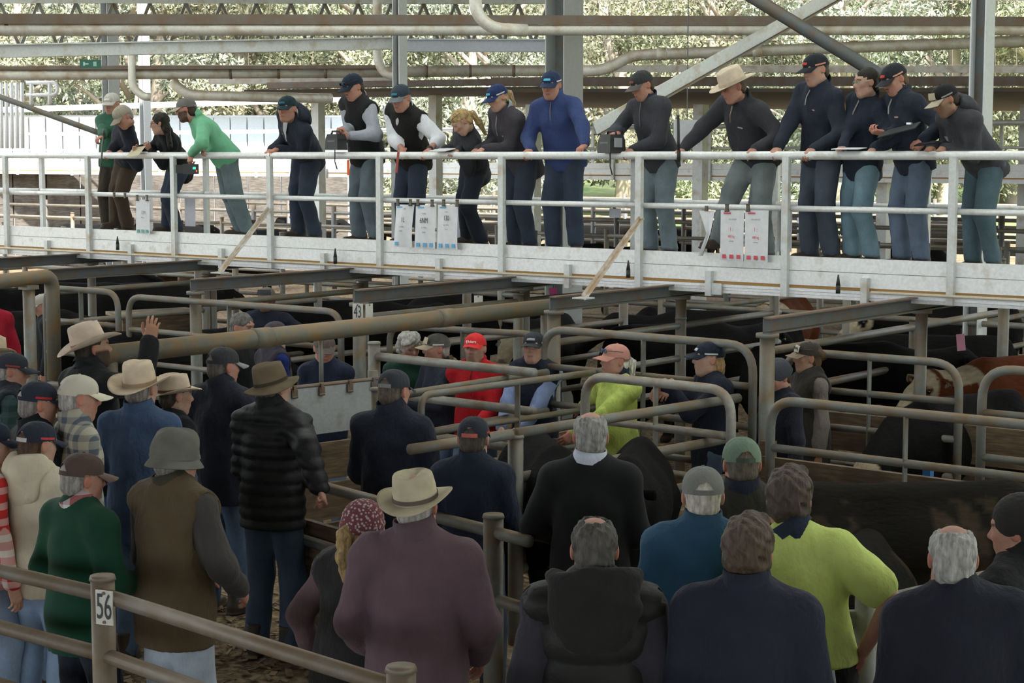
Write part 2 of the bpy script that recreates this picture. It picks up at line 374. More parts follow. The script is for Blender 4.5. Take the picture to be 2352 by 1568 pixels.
def hair_unit(st):
    key = ('hair', st)
    if key in UNIT: return UNIT[key]
    res = .0065; f = fold(abs(hash(st)) % 99 + 3 if False else {'short': 5, 'cap': 6, 'messy': 7, 'bald': 8, 'ring': 9, 'curly': 10, 'sleek': 11, 'long': 12, 'mullet': 16, 'pony': 13, 'tail': 14}.get(st, 15), .0035, 95)
    face = [el((0, .16, -.055), (.085, .125, .118), k=.015), el((0, .1, -.16), (.2, .16, .1), k=.01)]
    ears = [el((.085 * s, .004, -.012), (.03, .027, .036), k=.01) for s in (-1, 1)]
    base = [el((0, -.014, .038), (.083, .102, .091)), el((0, -.04, -.03), (.07, .07, .07), k=.02)]
    cuts = [((0, 0, -.085), (0, 0, -1))]
    if st in ('short',): P = base; N = face + ears
    elif st == 'cap': P = [el((0, -.014, .03), (.0805, .098, .075)), el((0, -.042, -.03), (.067, .064, .06), k=.02)]; N = face + ears; f = fold(6, .0018, 120)
    elif st == 'messy':
        P = [el((0, -.014, .046), (.093, .11, .098)), el((0, -.045, -.02), (.078, .07, .062), k=.02), el((.02, .03, .115), (.05, .05, .028), k=.02)]; N = [el((0, .165, -.055), (.085, .12, .11), k=.015), face[1]] + [el((.09 * s, .006, -.022), (.026, .023, .03), k=.01) for s in (-1, 1)]; f = fold(7, .0065, 70)
    elif st == 'bald': P = base; N = face + ears + [el((0, -.035, .13), (.042, .046, .05), k=.02), el((.02, .08, .12), (.05, .04, .05), k=.02)]
    elif st == 'ring': P = base; N = face + ears + [el((.0, -.012, .135), (.055, .07, .062), k=.025)]
    elif st == 'curly': P = [el((0, -.02, .045), (.1, .11, .1)), el((0, -.05, -.025), (.09, .075, .07), k=.02)]; N = [el((0, .165, -.05), (.085, .125, .11), k=.015), face[1]]; f = fold(10, .011, 75)
    elif st == 'sleek': P = [el((0, -.016, .037), (.081, .1, .088)), el((0, -.045, -.03), (.066, .06, .06), k=.02), el((0, -.115, .02), (.035, .035, .035), k=.02)]; N = face + [ears[0], ears[1]]; f = fold(11, .002, 110)
    elif st in ('pony', 'tail'):
        P = [el((0, -.016, .037), (.083, .102, .09)), el((0, -.045, -.03), (.068, .062, .06), k=.02)] if st == 'pony' else [el((0, -.042, -.03), (.068, .064, .06), k=.02)]
        P += [rc((0, -.1, .03), (.0, -.14, -.02), .022, .03, .02), rc((0, -.14, -.02), (.005, -.135, -.12), .03, .032, .02), rc((.005, -.135, -.12), (.015, -.11, -.26), .032, .014, .02)]
        N = face + ears; cuts = []; f = fold(13, .0035, 80)
    elif st == 'mullet':
        P = [el((0, -.014, .03), (.0805, .098, .075)), el((0, -.05, -.04), (.074, .06, .07), k=.02), rc((0, -.085, -.05), (0, -.095, -.15), .05, .035, .03, (0, 1, 0), .6)]; N = face + ears; cuts = []; f = fold(16, .004, 80)
    else:  # long, loose
        P = [el((0, -.016, .037), (.085, .104, .091)), el((0, -.05, -.05), (.078, .06, .09), k=.02), rc((0, -.07, -.08), (0, -.085, -.26), .065, .05, .03, (0, 1, 0), .6)]; N = [face[0], el((0, .1, -.16), (.2, .15, .15), k=.01)]; cuts = []; f = fold(12, .004, 70)
    V, Q = sdf_mesh(P, res, neg=N, cuts=cuts, disp=f)
    UNIT[key] = mesh_np('hair', V, Q); return UNIT[key]
def cap_unit():
    if 'cap' in UNIT: return UNIT['cap']
    nt_, nr = 128, 26; rx, ry, rz, z0 = .087, .106, .095, .03
    th = np.arange(nt_) * 2 * np.pi / nt_; ph = np.linspace(0, np.pi / 2, nr)
    V = [[0, -.008, z0 + rz]]; 
    for p in ph[1:]:
        for t in th:
            seam = 1 - .012 * (abs((t / (np.pi / 3)) % 1 - .0) < .03)
            fr = 1.0 + .07 * max(0, math.cos(t)) * math.sin(2 * p) ** 2     # tall front panel
            V.append([rx * math.sin(p) ** .85 * math.sin(t) * seam * fr, -.008 + ry * math.sin(p) ** .85 * math.cos(t) * seam * fr, z0 + rz * math.cos(p) * 1.0 - (.012 if p > 1.5 and math.cos(t) < -.2 else 0)])
    V = np.array(V); F4, F3 = [], []
    for j in range(nt_): F3.append([0, 1 + j, 1 + (j + 1) % nt_])
    for i in range(nr - 2):
        for j in range(nt_):
            a = 1 + i * nt_ + j; b = 1 + i * nt_ + (j + 1) % nt_; q = [a, a + nt_, b + nt_, b]
            c = V[q].mean(0)
            if c[1] < -.03 and (c[0] / .036) ** 2 + ((c[2] - z0 + .004) / .044) ** 2 < 1: continue
            F4.append(q)
    UNIT['cap'] = mesh_np('cap', V, [np.array(F4), np.array(F3)])
    n = 15; t = np.linspace(-1.12, 1.12, n); P = np.zeros((2, 6, n, 3))
    for k in range(2):
        for i in range(6):
            u = i / 5; L = .083 * u * np.cos(t * .78) ** .6
            P[k, i, :, 0] = rx * np.sin(t) * (1 - .06 * u); P[k, i, :, 1] = -.008 + ry * np.cos(t) + L - .002; P[k, i, :, 2] = z0 + .006 - .020 * u - .02 * (np.sin(t)) ** 2 * (.3 + .7 * u) - k * .004
    mb = MB(); mb.grid(P[0].transpose(1, 0, 2)); mb.grid(P[1]); mb.grid(np.stack([P[0, -1], P[1, -1]])); mb.grid(np.stack([P[0, :, 0], P[1, :, 0]])[::-1]); mb.grid(np.stack([P[0, :, -1], P[1, :, -1]]))
    UNIT['visor'] = mb.mesh('visor', True)
    t = np.linspace(np.pi - .52, np.pi + .52, 11); mb = MB(); rows = []
    for z, o in ((z0 - .013, .0015), (z0 + .008, .0015)): rows.append(np.stack([(rx + o) * np.sin(t), -.008 + (ry + o) * np.cos(t), np.full(11, z)], 1))
    mb.grid(np.array(rows)); UNIT['strap'] = mb.mesh('strap', True)
    t = np.linspace(-.42, .42, 9); rows = []
    for p in np.linspace(.95, 1.36, 5): rows.append(np.stack([(rx + .004) * np.sin(p) ** .85 * np.sin(t) * 1.06, -.008 + (ry + .004) * np.sin(p) ** .85 * np.cos(t) * 1.055, np.full(9, z0 + rz * np.cos(p))], 1))
    mb = MB(); mb.grid(np.array(rows)); UNIT['logo'] = mb.mesh('logo', True)
    rows = []; t = np.linspace(1.0, 1.9, 9)
    for p in (1.38, 1.5): rows.append(np.stack([(rx + .002) * np.sin(p) ** .85 * np.sin(t), -.008 + (ry + .002) * np.sin(p) ** .85 * np.cos(t), np.full(9, z0 + rz * np.cos(p))], 1))
    mb = MB(); mb.grid(np.array(rows)); UNIT['side_stripe'] = mb.mesh('side_stripe', True); rows = [np.array(r) * [-1, 1, 1] for r in rows][::-1]; mb = MB(); mb.grid(np.array(rows)); UNIT['side_stripe2'] = mb.mesh('side_stripe', True)
    mb = MB(); mb.tube([(0, -.008, z0 + rz - .002), (0, -.008, z0 + rz + .004)], .007, 10); UNIT['cap_button'] = mb.mesh('cap_button', True)
    return UNIT['cap']
HATS = {'akubra': (.112, .066, .030, .030, .30, .012), 'tall': (.135, .085, .045, .028, .34, .008), 'flatbrim': (.118, .075, .014, .026, .22, .0), 'outback': (.12, .062, -.022, .034, .30, .02), 'bucket': (.128, .026, -.03, .0, .0, .03)}
def hat_unit(st):
    key = ('hat', st)
    if key in UNIT: return UNIT[key]
    ch, bw, curl, dent, pinch, droop = HATS[st]; n = 56; rx, ry = .086, .105; z0 = .03
    th = np.arange(n) * 2 * np.pi / n; sn, cs = np.sin(th), np.cos(th); rings = []
    def ring(fr, z, inner=0):
        x = rx * fr * sn; y = ry * fr * cs - .008; return np.stack([x, y, np.full(n, z)], 1)
    top = 1.0 if st == 'bucket' else .86
    prof = ((.02, 1), (.25, 1.0), (.5, .995), (.7, .985), (.86 * top / .86, .95), (.93, .87), (.955, .7), (.975, .45), (.99, .2), (1.0, 0.0))
    if st == 'bucket': prof = ((.02, 1), (.3, .985), (.52, .95), (.7, .89), (.83, .8), (.92, .67), (.97, .5), (1.0, .33), (1.01, .15), (1.02, 0.0))
    for fr, zz in prof:
        R = ring(fr, z0 + ch * zz)
        if st == 'bucket': R[:, 2] += .008 * np.sin(3 * th + 1) * zz * fr; R[:, :2] *= (1 + .03 * np.sin(5 * th + 7 * zz))[:, None]
        if st != 'bucket' and zz > .3:
            hgt = np.clip((zz - .3) / .7, 0, 1)
            R[:, 0] *= 1 - pinch * hgt ** 1.3 * np.clip((R[:, 1] + .02) / .12, 0, 1) ** 1.0
            R[:, 1] *= 1 - .07 * hgt
            if zz > .9:
                cr = np.exp(-(R[:, 0] / .02) ** 2) * np.clip(1 - ((R[:, 1] + .01) / .075) ** 4, 0, 1)
                R[:, 2] -= dent * cr; R[:, 2] -= .022 * np.clip((R[:, 1] - .0) / .09, 0, 1) ** 2
        rings.append(R)
    base = len(rings) - 1
    def brim(u, off):
        fr = 1 + bw * u / .096; R = ring(fr, z0)
        R[:, 2] += curl * np.abs(sn) ** 2.2 * u ** 1.6 - droop * np.abs(cs) ** 2 * u - off
        if st == 'outback': R[:, 2] += .012 * np.sin(2 * th + .6) * u
        if st == 'bucket': R[:, :2] *= 1 - .05 * u
        return R
    for u in (.06, .25, .45, .65, .85, 1.0): rings.append(brim(u, 0))
    for u in (1.0, .6, .2, .0): rings.append(brim(u, .0035))
    rings.append(ring(.96, z0 + .03)); rings.append(ring(.7, z0 + ch * .8))
    V = np.concatenate(rings); F = []
    j = np.arange(n); j2 = (j + 1) % n
    for i in range(len(rings) - 1): F.append(np.stack([i*n + j2, i*n + j, (i+1)*n + j, (i+1)*n + j2], 1)[:, ::-1])
    V = np.concatenate([V, rings[0].mean(0)[None]]); c = len(V) - 1
    me = mesh_np('hat', V, [np.concatenate(F), np.stack([np.full(n, c), j2, j], 1)])
    bs = [rings[base] * [1.03, 1.025, 1] + [0, 0, .004], rings[base - 1] * [1.035, 1.03, 1] + [0, 0, -.001]]
    F = np.stack([j, j2, n + j2, n + j], 1); bm = mesh_np('hat_band', np.concatenate(bs), F)
    UNIT[key] = (me, bm); return UNIT[key]
def beanie_unit(st='beanie'):
    key = ('hat', st)
    if key in UNIT: return UNIT[key]
    P = [el((0, -.016, .042), (.088, .107, .1)), rc((0, -.016, .03), (0, -.016, .036), .1, .1, .02, (0, 1, 0), 1.1)] if st == 'beanie' else [el((0, -.02, .04), (.095, .112, .107)), el((0, -.05, -.02), (.085, .08, .06), k=.02)]
    P = [el((0, -.018, .042), (.089, .108, .1)), el((0, -.026, .012), (.092, .105, .045), k=.02)]
    V, Q = sdf_mesh(P, .007, neg=[el((0, .19, -.06), (.12, .14, .095), k=.01)], cuts=[((0, 0, -.016), (0, 0, -1))], disp=lambda p: .0016 * np.sin(np.arctan2(p[:, 0], p[:, 1] + .016) * 46))
    UNIT[key] = mesh_np('beanie', V, Q); return UNIT[key]
def hand_unit(pose, side):
    key = ('hand', pose, side)
    if key in UNIT: return UNIT[key]
    curl = {'grip': (50, 55, 40), 'relaxed': (22, 28, 20), 'flat': (6, 8, 5), 'fist': (78, 88, 60), 'wrap': (62, 75, 45), 'clasp': (48, 50, 25), 'point': (30, 45, 40), 'pen': (45, 55, 35)}[pose]
    P = [rc((-.002, -.02, 0), (0, .03, 0), .026, .03, .02, (0, 0, 1), .62), rc((-.016, .03, 0), (-.022, .085, .002), .02, .017, .02, (0, 0, 1), .72), rc((.004, .03, 0), (.002, .088, .003), .021, .017, .02, (0, 0, 1), .72), rc((.018, .03, -.002), (.025, .078, 0), .018, .016, .02, (0, 0, 1), .72)]
    for i, (x, y, L) in enumerate(((-.028, .088, .074), (-.009, .093, .082), (.011, .09, .076), (.029, .08, .06))):
        p = V3(x, y, .002); a = 0; sp = (-.12, -.03, .05, .14)[i]; add = (-8, 0, 4, 8)[i]
        if pose == 'point' and i == 0: cu = (8, 10, 5)
        elif pose == 'pen' and i == 0: cu = (35, 40, 15)
        else: cu = curl
        r0 = (.0092, .0096, .0092, .0082)[i]
        for s, (fr, c) in enumerate(zip((.45, .31, .24), cu)):
            a += math.radians(c + add * .5); q = p + L * fr * V3(math.sin(sp) * math.cos(a * .6), math.cos(a), -math.sin(a))
            P.append(rc(p, q, r0 - .0008 * s, r0 - .0008 * (s + 1), .005)); p = q
    tb = {'grip': ((-.62, .62, -.42), (-.1, .75, -.6)), 'wrap': ((-.55, .6, -.55), (.2, .55, -.8)), 'fist': ((-.45, .7, -.5), (.55, .6, -.55)), 'flat': ((-.75, .65, -.05), (-.35, .93, -.05))}.get(pose, ((-.62, .72, -.28), (-.15, .92, -.35)))
    p = V3(-.02, .018, -.006); q = p + .045 * unit(tb[0]); s_ = q + .034 * unit(tb[0]) * .5 + .017 * unit(tb[1]); e = s_ + .026 * unit(tb[1])
    P += [rc(p, q, .017, .0125, .012), rc(q, s_, .0115, .0105, .006), rc(s_, e, .0102, .0085, .004)]
    V, Q = sdf_mesh(P, .0048); V = smoothv(V, Q, 1, .25)
    if side == 'L': V = V * [-1, 1, 1]; Q = Q[:, ::-1]
    UNIT[key] = (V, Q); return UNIT[key]
def boot_unit():
    if 'boot' in UNIT: return UNIT['boot']
    P = [rc((0, -.05, .05), (0, .02, .05), .042, .042, .03), rc((0, .02, .045), (0, .15, .035), .042, .036, .04, (0, 0, 1), .85), rc((0, -.03, .08), (0, -.035, .22), .047, .052, .04), rc((0, -.06, .012), (0, .16, .012), .042, .042, .01, (0, 0, 1), .35)]
    V, Q = sdf_mesh(P, .012, cuts=[((0, 0, 0), (0, 0, -1)), ((0, 0, .21), (0, 0, 1))])
    UNIT['boot'] = mesh_np('boot', V, Q); return UNIT['boot']
def col_attr(me, C):
    at = me.color_attributes.new('Col', 'FLOAT_COLOR', 'POINT'); at.data.foreach_set('color', np.concatenate([C, np.ones((len(C), 1))], 1).astype(np.float32).ravel())
def m4(R, t, s=1.0):
    M = Matrix.Identity(4)
    for i in range(3):
        for j in range(3): M[i][j] = float(R[i][j]) * (s if not hasattr(s, '__len__') else s[j])
        M[i][3] = float(t[i])
    return M
def ik(S, W, l1, l2, pole):
    d = W - S; L = np.linalg.norm(d); mx = (l1 + l2) * .995
    if L > mx: W = S + d / L * mx; d = W - S; L = mx
    u = d / L; a = (l1 * l1 - l2 * l2 + L * L) / (2 * L); hgt = math.sqrt(max(l1 * l1 - a * a, 1e-6))
    p = np.asarray(pole, float); p = p - u * (p @ u); p = unit(p)
    return S + u * a + p * hgt, W
TONES = {'fair': (.60, .36, .27), 'red': (.58, .30, .22), 'tan': (.47, .27, .18), 'pale': (.68, .44, .34), 'dark': (.36, .20, .13)}
DENIM, DKDENIM, LTDENIM, BLK, NAVY, BOOT = (.10, .15, .23), (.032, .043, .066), (.26, .34, .45), (.012, .012, .014), (.014, .018, .032), (.045, .028, .018)
PLOG = []
def camdir(deg): a = math.radians(deg); return DH * math.cos(a) + RT * math.sin(a)
def person(label, head, face, h=None, z0=0.0, Yh=None, foot=None, hip=(0, 0), look=None, tone='fair', build=1.0, fem=False,
           L=None, R=None, top=None, vest=None, legs=(DENIM, 'denim'), boots=BOOT, hat=None, hair=None, beard=0, stache=0, hairc=(.06, .04, .025),
           belly=0, twist=0, bow=.02, stance=(.11, .02), knee=None, res=.02, legs_on=True, extras=(), group=None, lift=None, drop=0, seed=None):
    seed = seed or int(head[0] * 7 + head[1]); T = V3(*TONES[tone]) * .86
    fw = camdir(face); rg = np.cross(fw, ZZ)
    hfix = h; h = h or 1.75
    # where the head is
    if Yh is not None: H = onY(head[0], head[1], Yh)
    else: H = onZ(head[0], head[1], z0 + .93 * h - drop)
    if foot is None: F0 = V3(H[0], H[1], z0) - fw * .03
    elif foot[0] == 'Y': q = onY(foot[1], 400, foot[2]); F0 = V3(q[0], q[1], z0)
    else: F0 = V3(H[0], H[1], z0) + rg * foot[0] + fw * foot[1]
    if Yh is not None and not hfix:
        lo_, hi_ = 1.3, 2.1
        for _ in range(30):
            hm = (lo_ + hi_) / 2; Pp = F0 + fw * hip[1] + rg * hip[0] + ZZ * .53 * hm
            if np.linalg.norm(H - Pp) > .395 * hm: lo_ = hm
            else: hi_ = hm
        h = (lo_ + hi_) / 2
    s = h / 1.75; b = build * s * (1.07 if z0 > 2 else 1.0)
    P = F0 + fw * hip[1] + rg * hip[0] + ZZ * .53 * h
    u = unit(H - P); N = P + (H - P) * .85 - fw * bow; u = unit(N - P); TL = np.linalg.norm(N - P)
    f = unit(fw - u * (fw @ u)); r_ = np.cross(f, u)
    tw = math.radians(twist); rs = r_ * math.cos(tw) + f * math.sin(tw); fs = np.cross(u, rs)
    A0 = np.array([r_, f, u]); A1 = np.array([rs, fs, u])
    PLOG.append((label[:40], round(h, 2), [round(v) for v in pj(H)[:2]], [round(v) for v in pj(F0)[:2]], [round(float(v), 2) for v in F0]))
    # head frame
    ly, lp, lr = (look or (face, 8, 0)) if not look or len(look) == 3 else (look[0], look[1], 0)
    hf = camdir(ly); hr = np.cross(hf, ZZ); pa = math.radians(lp); hf2 = hf * math.cos(pa) - ZZ * math.sin(pa); hu = np.cross(hr, hf2)
    ra = math.radians(lr); hr, hu = hr * math.cos(ra) + hu * math.sin(ra), hu * math.cos(ra) - hr * math.sin(ra)
    RH = np.array([hr, hf2, hu]).T; hs = (1.03 if fem else 1.07) * (.35 + .65 * s)
    # torso primitives
    wf = .9 if fem else 1.0
    sh = {}; SC_ = P + u * TL * .815
    sw = .162 * b * wf
    for sd, sg in (('L', -1), ('R', 1)): sh[sd] = SC_ + rs * sg * sw + (ZZ * lift[sd] if lift and sd in lift else 0)
    tor = [el(P + u * .01, (.158 * b, .112 * b, .125 * s), A0, .05), el(P + u * TL * .29 + f * .01, (.138 * b * wf, .10 * b, .17 * s), A0, .06), el(P + u * TL * .58 + f * .008, (.158 * b * wf, .118 * b, .185 * s), A1, .06),
           rc(sh['L'], sh['R'], .055 * s, .055 * s, .05), rc(N - u * .035, sh['L'], .058 * s, .054 * s, .06), rc(N - u * .035, sh['R'], .058 * s, .054 * s, .06)]
    if belly: tor.append(el(P + u * TL * .28 + f * .05 * s, (.14 * b, (.09 + belly) * b, .15 * s), A0, .06))
    if fem: tor.append(el(P + u * TL * .64 + fs * .075 * s, (.115 * s, .055 * s, .065 * s), A1, .05))
    # arms
    l1, l2 = .295 * s, .262 * s; arms = {}
    for sd, sg, spec in (('L', -1, L), ('R', 1, R)):
        sp = dict(spec or {})
        t = sp.get('t', (.29, .07, .80)); sh_ = sh[sd]
        if sp.get('w') is not None: W = np.asarray(sp['w'], float)
        else: W = F0 + rg * sg * t[0] * s + fw * t[1] * s + ZZ * t[2] * s
        po = sp.get('pole', (.5, -1, -.35)); po = rg * po[0] * sg + fw * po[1] + ZZ * po[2]
        E_, W = ik(sh_, W, l1, l2, po)
        fd = unit(W - E_) if 'fd' not in sp else unit(sp['fd'])
        up = np.asarray(sp.get('up', rg * sg * .8 + fw * .4 + ZZ * .2), float); up = unit(up - fd * (up @ fd))
        arms[sd] = (sh_, E_, W, fd, up, sp.get('pose', 'relaxed'))
    thick = 1.0 if not fem else .86
    def arm_prims(sd, t, end=1.0, k=.03, flare=0):
        S_, E_, W_ = arms[sd][:3]
        return [rc(S_, E_, .054 * b * thick + t, .043 * b * thick + t, k), rc(E_, E_ + (W_ - E_) * end, .042 * b * thick + t, (.03 * s * thick + t) if end > .6 else (.04 * b * thick + t) + flare, k)]
    # legs
    hips, ftp = {}, {}
    for sd, sg in (('L', -1), ('R', 1)):
        ft = F0 + rg * sg * stance[0] * s + fw * stance[1] * sg
        kn = None
        if knee and sd in knee: ft = np.asarray(knee[sd], float)
        hp = P + r_ * sg * .078 * b - ZZ * .03; an = ft + ZZ * .09
        K_, an = ik(hp, an, .412 * s, .405 * s, fw + rg * sg * .18)
        hips[sd] = (hp, K_, an); ftp[sd] = an - ZZ * .09
    def leg_prims(t, r=(.085, .062, .056, .042)):
        o = []
        for sd in 'LR':
            hp, K_, an = hips[sd]; o += [rc(hp, K_, r[0] * b + t, r[1] * b + t, .035), rc(K_, an, r[2] * b + t, r[3] * s + t, .03)]
        return o
    def infl(prs, t):
        out = []
        for fn, lo_, hi_, k in prs: out.append(((lambda P_, fn=fn: fn(P_) - t), lo_ - t, hi_ + t, k))
        return out
    root = empty('person', F0, label, 'person', group)
    Minv = Matrix.Translation(Vector(tuple(-F0)))
    loc = lambda V: V - F0
    # body: one figure of skin (head, neck, trunk, limbs, hands)
    Vs, Qs, Cs, n = [], [], [], 0
    def addm(V, Q, C):
        nonlocal n
        Vs.append(V); Qs.append(Q + n); Cs.append(C); n += len(V)
    hv, hq = head_unit(fem); addm(loc(H + (hv * hs) @ RH.T), hq, face_col(hv, T, hairc, beard, hairc, stache))
    bp = infl(tor, -.012) + [rc(N - u * .03, H + RH @ V3(0, -.022, -.055) * hs, .058 * s * (.88 if fem else 1), .05 * s * (.88 if fem else 1), .03)]
    for sd in 'LR': bp += arm_prims(sd, -.002, 1.0, .02)
    if legs_on: bp += leg_prims(-.012)
    V, Q = sdf_mesh(bp, .019); V = smoothv(V, Q, 1, .4); addm(loc(V), Q, np.tile(T, (len(V), 1)))
    for sd in 'LR':
        _, E_, W, fd, up, pose = arms[sd]; xx = np.cross(fd, up); RR = np.array([xx, fd, up]).T
        V, Q = hand_unit(pose, sd); V = W + (V * s * (.88 if fem else 1.0)) @ RR.T
        C = np.tile(T * V3(1.02, .9, .86), (len(V), 1)); addm(loc(V), Q, C)
    me = mesh_np('body', np.concatenate(Vs), np.concatenate(Qs)); col_attr(me, np.concatenate(Cs)); obj('body', me, skinmat(), root)
    def garment(name, prims, mat, cuts=(), disp=None, rs_=res, neg=()):
        V, Q = sdf_mesh(prims, rs_, neg=neg, cuts=cuts, disp=disp)
        if len(V) == 0: return None
        V = smoothv(V, Q, 1, .35); return obj(name, mesh_np(name, loc(V), Q), mat, root)
    def quilt(per):
        uu = u.astype(np.float32); pp = P
        return lambda q: -.02 * np.abs(np.sin(np.pi * ((q - pp) @ uu) / per)) ** .6 + .012
    tp = dict(c=NAVY, kind='plain', t=.018, hem=.10, sleeve='long'); tp.update(top or {})
    t = tp['t']; skirt = lambda tt, hm: [rc(P + u * .12, P - u * (hm + .1), .158 * b + tt, .170 * b + tt, .05, f, .76)]
    pr = infl(tor, t) + skirt(t, tp['hem'])
    if tp['sleeve'] != 'none':
        end = {'long': .96, 'roll': .45, 'short': -1}[tp['sleeve']]
        for sd in 'LR':
            if end > 0: pr += arm_prims(sd, t * .9 + .004, end)
            else:
                S_, E_ = arms[sd][:2]; pr.append(rc(S_, S_ + (E_ - S_) * .72, .056 * b + t, .056 * b + t + .008, .03))
    cutN = (N + u * .045 * s, u); cutH = (P - u * tp['hem'], -u)
    fo = drape(seed, 1.0 if tp['kind'] != 'knit' else .55)
    dp = quilt(tp['puff']) if tp.get('puff') else fo
    garment(tp.get('name', 'jacket'), pr, cloth(tp['c'], tp['kind'], tp.get('c2')), (cutH,), dp)
    tt = t
    if vest:
        tt = t + .016; vp = infl(tor, tt) + skirt(tt, vest.get('hem', tp['hem'] + .02))
        ngs = [rc(sh[sd] + rs * sg * .07 + u * .02, sh[sd] + rs * sg * .04 - u * .15, .06, .055, .01) for sd, sg in (('L', -1), ('R', 1))]
        garment('vest', vp, cloth(vest['c'], vest.get('kind', 'plain')), ((P - u * vest.get('hem', tp['hem'] + .02), -u),), quilt(vest['puff']) if vest.get('puff') else drape(seed + 1, .8), neg=ngs)
    # collar
    cc = tp.get('collar', vest.get('collar') if vest else None)
    if cc is not None:
        th = np.linspace(.35, 2 * np.pi - .35, 25) if tp.get('open', True) else np.linspace(0, 2 * np.pi, 25)
        nu = unit(H + RH @ V3(0, -.02, -.09) - N); nx = unit(np.cross(fs, nu)); ny = np.cross(nu, nx); rows = []
        ch_ = tp.get('collar_h', .05)
        for zz, rr in ((-.05, .070), (.0, .074), (ch_ + .002, .070), (ch_ + .004, .076), (.012, .084), (-.012, .086)):
            rows.append([N + nu * zz * s - fs * .005 + (nx * math.sin(a) * .98 + ny * math.cos(a) * 1.05) * rr * b * (.9 if fem else 1) for a in th])
        mb = MB(); mb.grid(loc(np.array(rows))[::-1]); mb.build('collar', cloth(cc, tp.get('collar_kind', 'plain'), tp.get('c2')), root, True)
    if tp.get('hood'):
        hk = tp.get('hk', .84); pts_ = [N + rs * math.sin(a) * .135 * b * hk - fs * (math.cos(a) * .085 + .035) * b * hk + u * (.03 - .05 * max(0, math.cos(a))) for a in np.linspace(-1.25, 1.25, 9)]
        hp_ = [rc(pts_[i], pts_[i+1], .04, .04, .04, u, 1.2) for i in range(8)] + [el(N - fs * .125 * b * hk - u * .10 * hk, (.155 * b * hk, .055, .17 * hk), A1, .06)]
        garment('hood', hp_, cloth(tp.get('hoodc', tp['c']), tp['kind']), (), quilt(tp['puff']) if tp.get('puff') else fold(seed + 5, .006, 30), .016)
    # trousers, boots
    if legs_on:
        lp_ = leg_prims(.012, (.086, .070, .067, .064)) + infl(tor[:2], .006)
        garment('trousers', lp_, cloth(*legs), ((P + u * .10, u), (F0 + ZZ * .07, -ZZ)), drape(seed + 2, 1.0), max(res, .02))
        for sd in 'LR':
            ff = unit(fw + rg * (.18 if sd == 'R' else -.18)); xx = np.cross(ff, ZZ); obj('boot', boot_unit(), plain(boots, .6), root, m4(np.array([xx, ff, ZZ]).T, ftp[sd] - F0, s))
    # hair and hat
    Mh = m4(RH, H - F0, hs)
    if hair: obj('hair', hair_unit(hair), hairmat(tuple(hairc)), root, Mh)
    if hat:
        k = hat['k']; Mt = Mh @ Matrix.Scale(hat.get('s', 1.0), 4) @ Matrix.Translation((0, 0, hat.get('dz', 0))) @ Matrix.Rotation(math.radians(hat.get('tilt', 0)), 4, 'X') @ Matrix.Rotation(math.radians(hat.get('roll', 0)), 4, 'Y') @ Matrix.Rotation(math.radians(hat.get('yaw', 0)), 4, 'Z')
        if k == 'cap':
            cap_unit(); c = obj('cap', UNIT['cap'], cloth(hat['c']), root, Mt)
            obj('visor', UNIT['visor'], cloth(hat.get('vc', hat['c'])), c); obj('cap_button', UNIT['cap_button'], cloth(hat['c']), c)
            obj('strap', UNIT['strap'], cloth(hat.get('sc', hat['c'])), c)
            if hat.get('lc'): lo_o = obj('logo', UNIT['logo'], cloth(hat['lc']), c); lo_o.scale = (.85, 1.0, .55); lo_o.location = (0, 0, .031)
            if hat.get('stripe'): obj('side_stripe', UNIT['side_stripe'], cloth(hat['stripe']), c); obj('side_stripe', UNIT['side_stripe2'], cloth(hat['stripe']), c)
            if hat.get('front'):
                o = obj('front_panel', UNIT['logo'], cloth(hat['front']), c); o.scale = (1.9, 1.005, 1.45); o.location = (0, -.0005, -.025)
            if hat.get('text'):
                obj('cap_text', text_mesh(hat['text'], .034, .0006), plain(hat.get('tc', (.8, .8, .8)), .8), c, Matrix.Translation((0, .1085, .055)) @ Matrix.Rotation(math.pi, 4, 'Z') @ Matrix.Rotation(math.radians(72), 4, 'X'))
        elif k == 'beanie': obj('beanie', beanie_unit(), cloth(hat['c'], hat.get('kind', 'knit'), hat.get('c2')), root, Mt)
        else:
            hm, bm = hat_unit(k); c = obj('hat', hm, felt(hat['c']), root, Mt); obj('hat_band', bm, felt(hat.get('band', dk(hat['c'], .4))), c)
    info = dict(root=root, H=H, RH=RH, hs=hs, N=N, P=P, u=u, f=f, r=r_, fs=fs, rs=rs, F0=F0, arms=arms, s=s, Mh=Mh, b=b, fw=fw, rg=rg, TL=TL)
    for e in extras: e(info)
    return info
def drape(seed, k):
    a = fold(seed, .0045 * k, 11, .4); b_ = fold(seed + 31, .0042 * k, 26, .55)
    return lambda P_: a(P_) + b_(P_)
